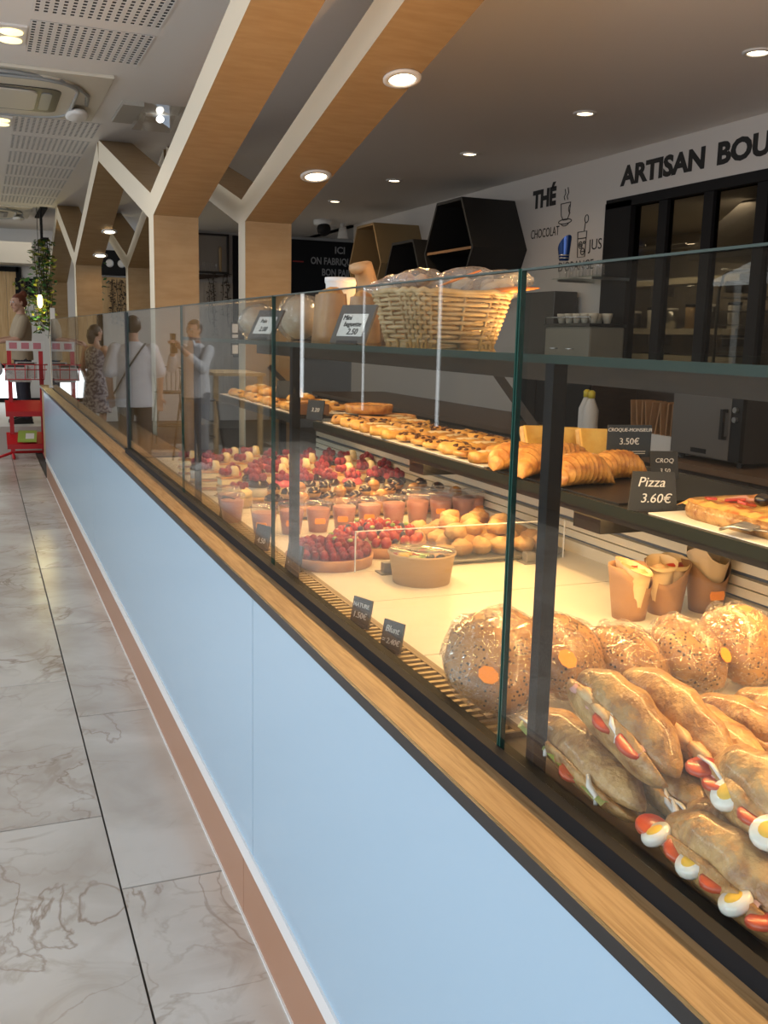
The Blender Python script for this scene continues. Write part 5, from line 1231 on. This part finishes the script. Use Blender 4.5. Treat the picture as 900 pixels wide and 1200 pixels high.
vine((0.78, 15.1, 2.30), 14, 0.20, 0.85, m_leafy, 'olive green foliage around the glowing bulb', 0.055, 'green hanging plants', 'hanging_ivy', m_leaf)
vine((1.55, 14.9, 2.75), 10, 0.12, 1.2, m_leaf, 'green ivy glimpsed between the two far columns', 0.045, 'green hanging plants', 'hanging_ivy')
for k, (x, lab) in enumerate(((2.14, 'left'), (2.30, 'middle'), (2.44, 'right'))):
    vine((x, 17.9, 2.46), 3, 0.05, 0.85, m_vine, 'dry brown vine over the far pine planks, %s of three' % lab, 0.03, 'dry hanging vines')
for k, (x, lab) in enumerate(((3.55, 'sparse dry vine under the wall niche, left one'), (3.78, 'sparse dry vine under the wall niche, right one'))):
    vine((x, 16.36, 2.55), 3, 0.06, 1.0, m_vine, lab, 0.025, 'dry hanging vines')
r = thing('pendant_bulb', 'glowing filament bulb hanging among the far plants', 'lamp', (0.80, 14.6, 2.08))
MB().tube([(0, 0, 0.0), (0, 0, CEIL - 2.08)], 0.004, 5).build('cord', m_black, r); MB().cyl((0, 0, -0.03), 0.022, 0.06, 12).build('socket', m_black, r)
MB().lathe([(0.02, -0.03), (0.033, -0.07), (0.033, -0.16), (0.015, -0.20), (0.002, -0.205)], 14).build('bulb', emis('filament_glow', (1.0, 0.82, 0.30), 10), r)
d = bpy.data.lights.new('bulb_light', 'POINT'); d.energy = 9; d.color = (1.0, 0.8, 0.35); d.shadow_soft_size = 0.04
o = bpy.data.objects.new('bulb_light', d); COL.objects.link(o); o.location = (0.72, 14.5, 1.85)
r = thing('slatted_canopy', 'black slatted canopy under the ceiling above the ivy', 'canopy', (0.84, 14.6, 2.80))
for k in range(6): MB().span((0.0 + 0.012 * k, 0.22 * k, 0.02), (0.03 + 0.012 * k, 0.22 * k + 0.08, 0.40)).build('slat', m_blackm, r)
MB().span((0, -0.05, 0.0), (0.1, 1.3, 0.02)).span((0, -0.05, 0.40), (0.1, 1.3, 0.419)).build('rail', m_blackm, r)
# wall niche with glasses
r = thing('wall_niche', 'black framed wall niche of glasses seen between the columns', 'niche', (3.22, 16.4, 2.55))
for a, b in (((0, -0.06, 0), (0.64, 0, 0.03)), ((0, -0.06, 0.60), (0.64, 0, 0.63)), ((0, -0.06, 0.03), (0.03, 0, 0.60)), ((0.61, -0.06, 0.03), (0.64, 0, 0.60))): MB().span(a, b).build('frame_bar', m_black, r)
MB().span((0.03, -0.006, 0.03), (0.61, -0.001, 0.60)).build('back_panel', m_dsteel, r)
MB().prism([(0.0, -0.02), (0.64, -0.02), (0.64, -0.03), (0.0, -0.13)], -0.06, -0.001, 'y').build('under_board', m_brown, r)
for k in range(7):
    q = thing('niche_glass', 'small glass in the wall niche, %s from its left end' % ORD[k], 'glass', (3.30 + 0.07 * k, 16.365, 2.582), 0, 'glasses in the wall niche')
    MB().lathe([(0.022, 0), (0.026, 0.14 if k < 6 else 0.34), (0.018, 0.15 if k < 6 else 0.40)], 12).build('glass', m_clear if k < 6 else m_kraft2, q)
wr = bpy.data.objects['wall_rear']
planks(2.97, 6, 0.4, 2.40, 16.4, m_gplank, wr)
# small notices strip on the side of the inner column
r = thing('notice_strip', 'dark strip with three small white notices on the inner wooden column', 'sign', (1.53, 6.43, 1.455))
MB().span((0.0, 0.0, 0), (0.05, 0.012, 0.215)).build('strip', m_blackm, r)
for k in range(3): MB().span((0.008, -0.003, 0.010 + 0.068 * k), (0.044, 0.0, 0.066 + 0.068 * k)).build('notice', m_paper, r)
MB().span((0.05, 0.002, 0.1), (0.089, 0.010, 0.2)).build('bracket', m_blackm, r)
# white menu stand at the counter end
r = thing('menu_stand', 'tall narrow white menu stand at the far end of the counter', 'menu stand', (0.74, 11.3, 0.967))
MB().span((-0.06, -0.03, 0), (0.06, 0.03, 0.02)).build('base', m_lite, r); MB().span((-0.025, -0.004, 0.02), (0.025, 0.004, 0.85)).build('sheet', m_paper, r)
MB().box((0.0, -0.03, 0.43), (0.05, 0.006, 0.30)).build('leaflet', m_panel, r)

# red newspaper rack
rk = thing('newspaper_rack', 'red metal newspaper rack with a white picture sign at the counter end', 'rack', (0.50, 13.1, 0))
for x in (-0.17, 0.20): MB().span((x - 0.025, -0.02, 0.05), (x + 0.025, 0.02, 1.42)).build('upright', m_red, rk)
MB().span((-0.20, -0.035, 1.32), (0.25, -0.02, 1.44)).build('header_sign', m_paper, rk)
for k in range(3): MB().span((-0.165 + 0.14 * k, -0.038, 1.345), (-0.075 + 0.14 * k, -0.035, 1.42)).build('sign_picture', mat('pink_print', (0.62, 0.22, 0.26), 0.5), rk)
def sloped(z, name):
    MB().prism([(-0.28, z - 0.13), (-0.28, z - 0.07), (-0.27, z - 0.11), (0.02, z + 0.05), (0.02, z + 0.035)], -0.24, 0.20, 'x').build(name, m_red, rk)
sloped(0.66, 'shelf'); sloped(0.26, 'shelf')
for x in (-0.17, 0.20):
    MB().tube([(x, 0.22, 0.02), (x, 0.05, 0.045), (x, -0.30, 0.02)], 0.018, 6).build('foot', m_red, rk)
MB().tube([(-0.34, -0.16, 0.02), (-0.17, 0.0, 0.06), (0.20, 0.0, 0.06), (0.24, 0.0, 0.06)], 0.018, 6).build('cross_foot', m_red, rk)
MB().tube([(0.20, -0.02, 0.30), (0.27, -0.05, 0.25), (0.28, -0.08, 0.02)], 0.012, 6).build('side_loop', m_red, rk)
for z, w in ((0.98, 0.20), (1.10, 0.24), (1.16, 0.25)):
    MB().tube([(-w, 0, z), (-w * 1.0, -0.26, z), (w * 1.05, -0.26, z), (w * 1.05, 0, z)], 0.006, 5).build('wire', m_red, rk)
for x in (-0.2, -0.1, 0.0, 0.1, 0.2): MB().tube([(x, -0.03, 0.97), (x * 1.1, -0.24, 0.98), (x * 1.15, -0.27, 1.17)], 0.005, 5).build('wire', m_red, rk)
for k, (x, y_, z, rx, lab) in enumerate(((0.40, 12.96, 1.06, 0.9, 'newspaper slanted in the wire basket of the red rack, front one'), (0.52, 12.99, 1.09, 0.9, 'newspaper in the wire basket of the red rack, rear one'), (0.44, 12.93, 1.01, 0.5, 'lowest newspaper in the wire basket of the red rack'))):
    r = thing('newspaper', lab, 'newspaper', (x, y_, z), 0, 'newspapers in the red rack', rot=(rx, 0, -0.15 + 0.1 * k))
    MB().box((0, 0, 0), (0.25, 0.24, 0.012), bev=0.002).build('sheets', mat('newsprint', (0.55, 0.53, 0.50), 0.7, 0, (0.35, 0.34, 0.33), ns=40, stretch=(1, 4, 1)), r)
    MB().box((0, 0.09, 0.0065), (0.2, 0.03, 0.001)).build('headline', m_char, r)
r = thing('magazine', 'green magazine on the lowest shelf of the red rack', 'magazine', (0.50, 12.955, 0.272), 0, None, rot=(0.5, 0, -0.1))
MB().box((0, 0, 0), (0.22, 0.25, 0.008)).build('cover', mat('green_cover', (0.30, 0.42, 0.08), 0.35), r); MB().box((0.03, 0, 0.005), (0.10, 0.12, 0.001)).build('cover_picture', m_white, r)
# seats of the dining side, met only as reflections
def wire_chair(loc, rz, label):
    r = thing('wire_bar_chair', label, 'chair', loc, rz, 'black wire bar chairs')
    for sx in (-1, 1):
        for sy in (-1, 1): MB().tube([(0.16 * sx, 0.16 * sy, 0.75), (0.23 * sx, 0.23 * sy, 0)], 0.012, 6).build('leg', m_black, r)
    MB().tube([(0.2 * math.cos(t * PI / 6), 0.2 * math.sin(t * PI / 6), 0.30) for t in range(12)], 0.01, 6, closed=True).build('foot_ring', m_black, r)
    MB().lathe([(0.20, 0.75), (0.21, 0.765), (0.19, 0.78)], 20).build('seat', m_black, r)
    for k in range(9):
        a = PI * (0.12 + 0.76 * k / 8); MB().tube([(0.2 * math.cos(a), 0.19 * math.sin(a), 0.77), (0.23 * math.cos(a), 0.22 * math.sin(a), 0.95), (0.21 * math.cos(a), 0.24 * math.sin(a), 1.12 - 0.05 * abs(k - 4) / 4)], 0.006, 5).build('wire', m_black, r)
    MB().tube([(0.21 * math.cos(PI * (.12 + .76 * k / 12)), 0.24 * math.sin(PI * (.12 + .76 * k / 12)), 1.12 - 0.05 * abs(k - 6) / 6) for k in range(13)], 0.009, 6).build('top_wire', m_black, r)
wire_chair((-1.02, 13.9, 0), 0.3, 'black wire bar chair on the dining side, mirrored beside the man in the T-shirt')
wire_chair((-1.1, 12.3, 0), -0.6, 'black wire bar chair on the dining side, mirrored behind the man with the phone')
r = thing('bar_table', 'tall wooden bar table on the dining side, seen as a reflection', 'table', (-1.75, 13.4, 0))
MB().span((-0.35, -0.6, 1.04), (0.35, 0.6, 1.08)).build('table_top', m_plank, r)
for x in (-0.3, 0.3):
    for yy in (-0.5, 0.5): MB().span((x - 0.03, yy - 0.03, 0), (x + 0.03, yy + 0.03, 1.04)).build('leg', m_plank, r)
# ------------------------------------------------------------------ people
m_skin = mat('skin', (0.50, 0.29, 0.20), 0.5, sss=0.1); m_hairb = mat('brown_hair', (0.035, 0.02, 0.013), 0.5, bump=0.5, bs=120, stretch=(1, 1, 0.15)); m_hairr = mat('red_hair', (0.14, 0.035, 0.015), 0.5, bump=0.5, bs=120)
m_eye = mat('eye_white', (0.7, 0.68, 0.66), 0.2)
def remeshed(mb, name, m, parent, vox, smooth=4):
    o = mb.build(name, m, parent)
    md = o.modifiers.new('remesh', 'REMESH'); md.mode = 'VOXEL'; md.voxel_size = vox; md.use_smooth_shade = True
    ms = o.modifiers.new('smooth', 'SMOOTH'); ms.iterations = smooth; ms.factor = 0.5
    bpy.context.view_layer.update()
    me = bpy.data.meshes.new_from_object(o.evaluated_get(bpy.context.evaluated_depsgraph_get()))
    o.modifiers.clear(); o.data = me
    if not me.materials: me.materials.append(m)
    return o
def limb(mb, pts, rad):
    V = [Vector(p) for p in pts]; P = []; R = []
    for i in range(len(V) - 1):
        for t in range(5): P.append(V[i].lerp(V[i + 1], t / 5)); R.append(rad[i] + (rad[i + 1] - rad[i]) * t / 5)
    P.append(V[-1]); R.append(rad[-1]); mb.tube(P, R, 12)
    for p, r in zip(V, rad): mb.ball(p, r, 12, 8)
def rings_z(mb, prof, n=24, c=(0, 0)):
    mb.rings([[(c[0] + a * math.cos(2 * PI * j / n), c[1] + dy + b * math.sin(2 * PI * j / n), z) for j in range(n)] for z, a, b, dy in prof])
def hand(mb, wrist, elbow, side, curl):
    """palm, four unequal bent fingers and a thumb that leaves the side of the palm"""
    w = Vector(wrist); d = (w - Vector(elbow)).normalized()
    s = Vector((side, 0, 0)); s = (s - d * s.dot(d)).normalized(); nrm = d.cross(s).normalized() * side
    pc = w + d * 0.05
    for q in (-1, 0, 1): mb.tube([w + s * 0.012 * q, w + d * 0.045 + s * 0.022 * q, w + d * 0.088 + s * 0.024 * q], [0.016, 0.016, 0.013], 8)
    for k, ln in enumerate((0.070, 0.078, 0.073, 0.058)):
        b = w + d * 0.088 + s * (0.028 - 0.0185 * k); p = [b]; a = 0.0; dr = d.copy()
        for seg in (0.45, 0.32, 0.23):
            a += curl; dr = (d * math.cos(a) + nrm * math.sin(a)).normalized(); p.append(p[-1] + dr * ln * seg)
        mb.tube(p, [0.0095, 0.009, 0.0082, 0.0068], 8); mb.ball(p[-1], 0.0068, 8, 6)
    t0 = w + d * 0.028 + s * 0.026; t1 = t0 + (s * 0.8 + d * 0.7 + nrm * 0.3).normalized() * 0.038; t2 = t1 + (d + nrm * 0.5 * curl + s * 0.1).normalized() * 0.032
    mb.tube([t0, t1, t2], [0.013, 0.011, 0.008], 8); mb.ball(t2, 0.008, 8, 6)
def figure(label, loc, rz, arms, curl=0.35, h=1.0, head_turn=0.0, head_tilt=0.0, female=False):
    """faces local +y; arms = {side: (elbow, wrist)}"""
    r = thing('person', label, 'person', loc, rz); r.scale = (h, h, h)
    sw = 0.165 if female else 0.190
    b = MB()
    rings_z(b, [(0.84, .13, .09, 0), (0.90, .165, .11, 0), (0.98, .15, .10, 0), (1.08, .128, .092, .005), (1.20, .15, .105, .008), (1.32, sw, .108, 0), (1.40, sw * .78, .082, -.005), (1.45, .07, .06, -.005), (1.50, .052, .056, .002), (1.56, .05, .055, .01)])
    for s in (-1, 1):
        limb(b, [(s * .088, 0, .90), (s * .095, .015, .49), (s * .098, -.015, .09)], [.088, .056, .040]); limb(b, [(s * .098, -.03, .05), (s * .105, .10, .03), (s * .11, .155, .025)], [.042, .038, .026])
        e, w = arms[s]; limb(b, [(s * sw, 0, 1.385), e, w], [.056, .042, .028]); hand(b, w, e, s * -1 if False else s, curl)
    # head with jaw, brow, nose and ears, turned on the neck
    T = Matrix.Translation((0, 0.015, 1.56)) @ Matrix.Rotation(head_turn, 4, 'Z') @ Matrix.Rotation(-head_tilt, 4, 'X')
    b.ball((0, 0, .075), (.076, .096, .098), 20, 14, T=T); b.ball((0, .042, .01), (.052, .055, .062), 14, 10, T=T); b.ball((0, .075, -.035), (.026, .022, .02), 10, 8, T=T)
    b.tube([(0, .092, .085), (0, .108, .055), (0, .118, .040), (0, .096, .034)], [.010, .012, .014, .012], 8, T=T)
    b.ball((0, .088, .100), (.045, .014, .010), 10, 6, T=T); b.ball((0, .098, .012), (.022, .010, .008), 10, 6, T=T)
    for s in (-1, 1): b.ball((s * .078, -.005, .060), (.010, .020, .032), 8, 8, T=T); b.ball((s * .038, .075, .05), (.022, .018, .02), 8, 6, T=T)
    body = remeshed(b, 'body', m_skin, r, 0.0075, 3)
    for s in (-1, 1):
        MB().ball((s * .030, .091, .078), .0115, 10, 8, T=T).build('eye', m_eye, r); MB().ball((s * .030, .1005, .078), .0055, 8, 6, T=T).build('iris', m_black, r)
    MB().tube([(-.022, .104, .008), (0, .109, .010), (.022, .104, .008)], .0035, 6, T=T).build('mouth', mat('lips', (0.36, 0.13, 0.11), 0.5), r)
    return r, T, sw
def top(r, sw, arms, m, name, hem, sleeve, loose=0.022, length=None):
    b = MB(); q = loose
    prof = [(hem, .165 + q, .115 + q, 0), (hem + .08, .160 + q, .112 + q, 0), (1.10, .145 + q, .10 + q, .004), (1.22, .158 + q, .112 + q, .006), (1.33, sw + .012, .118 + q * .4, 0), (1.41, sw * .8 + .01, .092, -.004), (1.452, .085, .075, -.004), (1.47, .068, .068, 0)]
    rings_z(b, prof)
    for s in (-1, 1):
        e, w = arms[s]; S = Vector((s * sw, 0, 1.39)); E = Vector(e); Wr = Vector(w)
        if sleeve <= 1: limb(b, [S, S.lerp(E, sleeve)], [.070, .066 + q * .4])
        else: limb(b, [S, E, E.lerp(Wr, sleeve - 1)], [.070, .060, .048])
    return remeshed(b, name, m, r, 0.010, 3)
def trousers(r, m, low=0.10, name='trousers'):
    b = MB(); rings_z(b, [(0.80, .14, .10, 0), (0.90, .178, .122, 0), (0.985, .165, .112, 0)])
    for s in (-1, 1): limb(b, [(s * .090, 0, .88), (s * .096, .012, .49), (s * .099, -.012, low)], [.100, .075, .066])
    return remeshed(b, name, m, r, 0.011, 3)
def shoes(r, m):
    for s in (-1, 1):
        b = MB(); limb(b, [(s * .098, -.035, .05), (s * .105, .09, .038), (s * .11, .165, .03)], [.050, .047, .034]); b.span((s * .105 - .045, -.085, 0), (s * .105 + .045, .195, .02))
        remeshed(b, 'shoe', m, r, 0.008, 2)
def hair(r, T, m, long=0.0, bun=False, short=True):
    b = MB(); b.ball((0, -.012, .085), (.085, .102, .100), 18, 12, T=T)
    if bun: b.ball((0, -.085, .155), (.06, .055, .055), 12, 10, T=T, amp=.2, fr=3); b.ball((0, -.06, .05), (.075, .06, .06), 12, 10, T=T)
    if long: b.tube([(0, -.06, .09), (0, -.085, 0), (0, -.085, -long)], [.085, .08, .05], 12, T=T, flat=.6)
    o = remeshed(b, 'hair', m, r, 0.008, 2)
    me = o.data; Ti = T.inverted(); bm = bmesh.new(); bm.from_mesh(me)      # keep the face free
    kill = [v for v in bm.verts if (lambda p: p.y > 0.030 and p.z < 0.130 or (abs(p.x) > .06 and p.y > -0.01 and p.z < .06))(Ti @ v.co)]
    bmesh.ops.delete(bm, geom=kill, context='VERTS'); bm.to_mesh(me); bm.free(); return o
# man photographing, mirrored in the glass
arms = {-1: ((-.23, .16, 1.18), (-.055, .33, 1.42)), 1: ((.23, .16, 1.18), (.055, .33, 1.42))}
r, T, sw = figure('man in a white shirt and grey trousers raising a phone, reflected in the glass', (-0.93, 11.6, 0), -2.25, arms, 0.55, 1.0, 0, 0.12)
top(r, sw, arms, mat('white_shirt', (0.70, 0.70, 0.72), 0.7, bump=0.2, bs=14), 'shirt', 0.84, 1.55)
b = MB(); b.prism([(-.06, 1.44), (-.02, 1.51), (.02, 1.51), (.06, 1.44)], .05, .09, 'y'); b.build('collar', mat('shirt_collar', (0.75, 0.75, 0.77), 0.7), r)
trousers(r, mat('grey_trousers', (0.24, 0.25, 0.28), 0.8)); shoes(r, m_white); hair(r, T, mat('short_hair', (0.10, 0.07, 0.05), 0.6))
h_ = (-0.93, 11.6); c, s_ = math.cos(-2.25), math.sin(-2.25)
ph = thing('phone', 'black phone held up by the man in the white shirt', 'phone', (h_[0] - s_ * 0.395, h_[1] + c * 0.395, 1.50), -2.25)
MB().box((0, 0, 0), (0.075, 0.012, 0.155), bev=0.003).build('phone_body', m_black, ph); MB().box((0, -0.0065, 0), (0.068, 0.001, 0.145)).build('screen', m_char, ph)
MB().box((0.0, -0.012, -0.11), (0.09, 0.03, 0.07), bev=0.008).build('grip', m_black, ph)
# man seen from behind
arms = {-1: ((-.27, -.02, 1.12), (-.27, .06, .88)), 1: ((.26, -.02, 1.12), (.24, .12, .90))}
r, T, sw = figure('man in loose white T-shirt with dark shoulder strap, reflected from behind', (-0.12, 10.9, 0), 0.12, arms, 0.3, 1.01)
top(r, sw, arms, mat('white_tshirt', (0.62, 0.60, 0.62), 0.75, bump=0.2, bs=12), 't_shirt', 0.78, 0.85, 0.035)
trousers(r, mat('brown_trousers', (0.09, 0.065, 0.05), 0.8)); shoes(r, m_char); hair(r, T, m_hairb)
MB().tube([(-.12, -.06, 1.45), (-.04, -.142, 1.34), (.08, -.155, 1.16), (.18, -.12, .98), (.21, 0, .92)], 0.014, 6, flat=.5).build('bag_strap', m_black, r)
# woman in a patterned dress
arms = {-1: ((-.22, .10, 1.12), (-.14, .30, 1.20)), 1: ((.23, -.01, 1.12), (.23, .08, .90))}
r, T, sw = figure('woman in a grey patterned sleeveless dress, seen from the side as a reflection', (-0.10, 14.5, 0), 0.75, arms, 0.4, 0.96, 0.2, 0, True)
b = MB(); rings_z(b, [(.46, .24, .17, 0), (.70, .215, .155, 0), (.90, .19, .135, 0), (1.08, .148, .112, .004), (1.22, .168, .122, .006), (1.34, sw + .006, .118, 0), (1.40, sw * .72, .09, 0), (1.43, .09, .075, 0)])
remeshed(b, 'dress', mat('patterned_dress', (0.42, 0.38, 0.40), 0.7, 0, (0.13, 0.10, 0.13), ns=26, nd=1, lo=.46, hi=.54), r, 0.012, 3)
shoes(r, m_kraft2); hair(r, T, m_hairb, 0.10)
# woman standing behind the red rack
arms = {-1: ((-.22, .10, 1.14), (-.16, .34, 1.10)), 1: ((.22, .06, 1.14), (.12, .32, 1.12))}
r, T, sw = figure('woman with a red hair bun and beige T-shirt standing behind the red rack', (0.52, 13.95, 0.35), 1.75, arms, 0.5, 0.97, 0.25, 0.15, True)
top(r, sw, arms, mat('beige_tshirt', (0.36, 0.29, 0.20), 0.8, bump=0.15, bs=14), 't_shirt', 0.86, 0.75, 0.025)
trousers(r, mat('navy_trousers', (0.018, 0.018, 0.03), 0.8)); shoes(r, m_black); hair(r, T, m_hairr, 0, True)
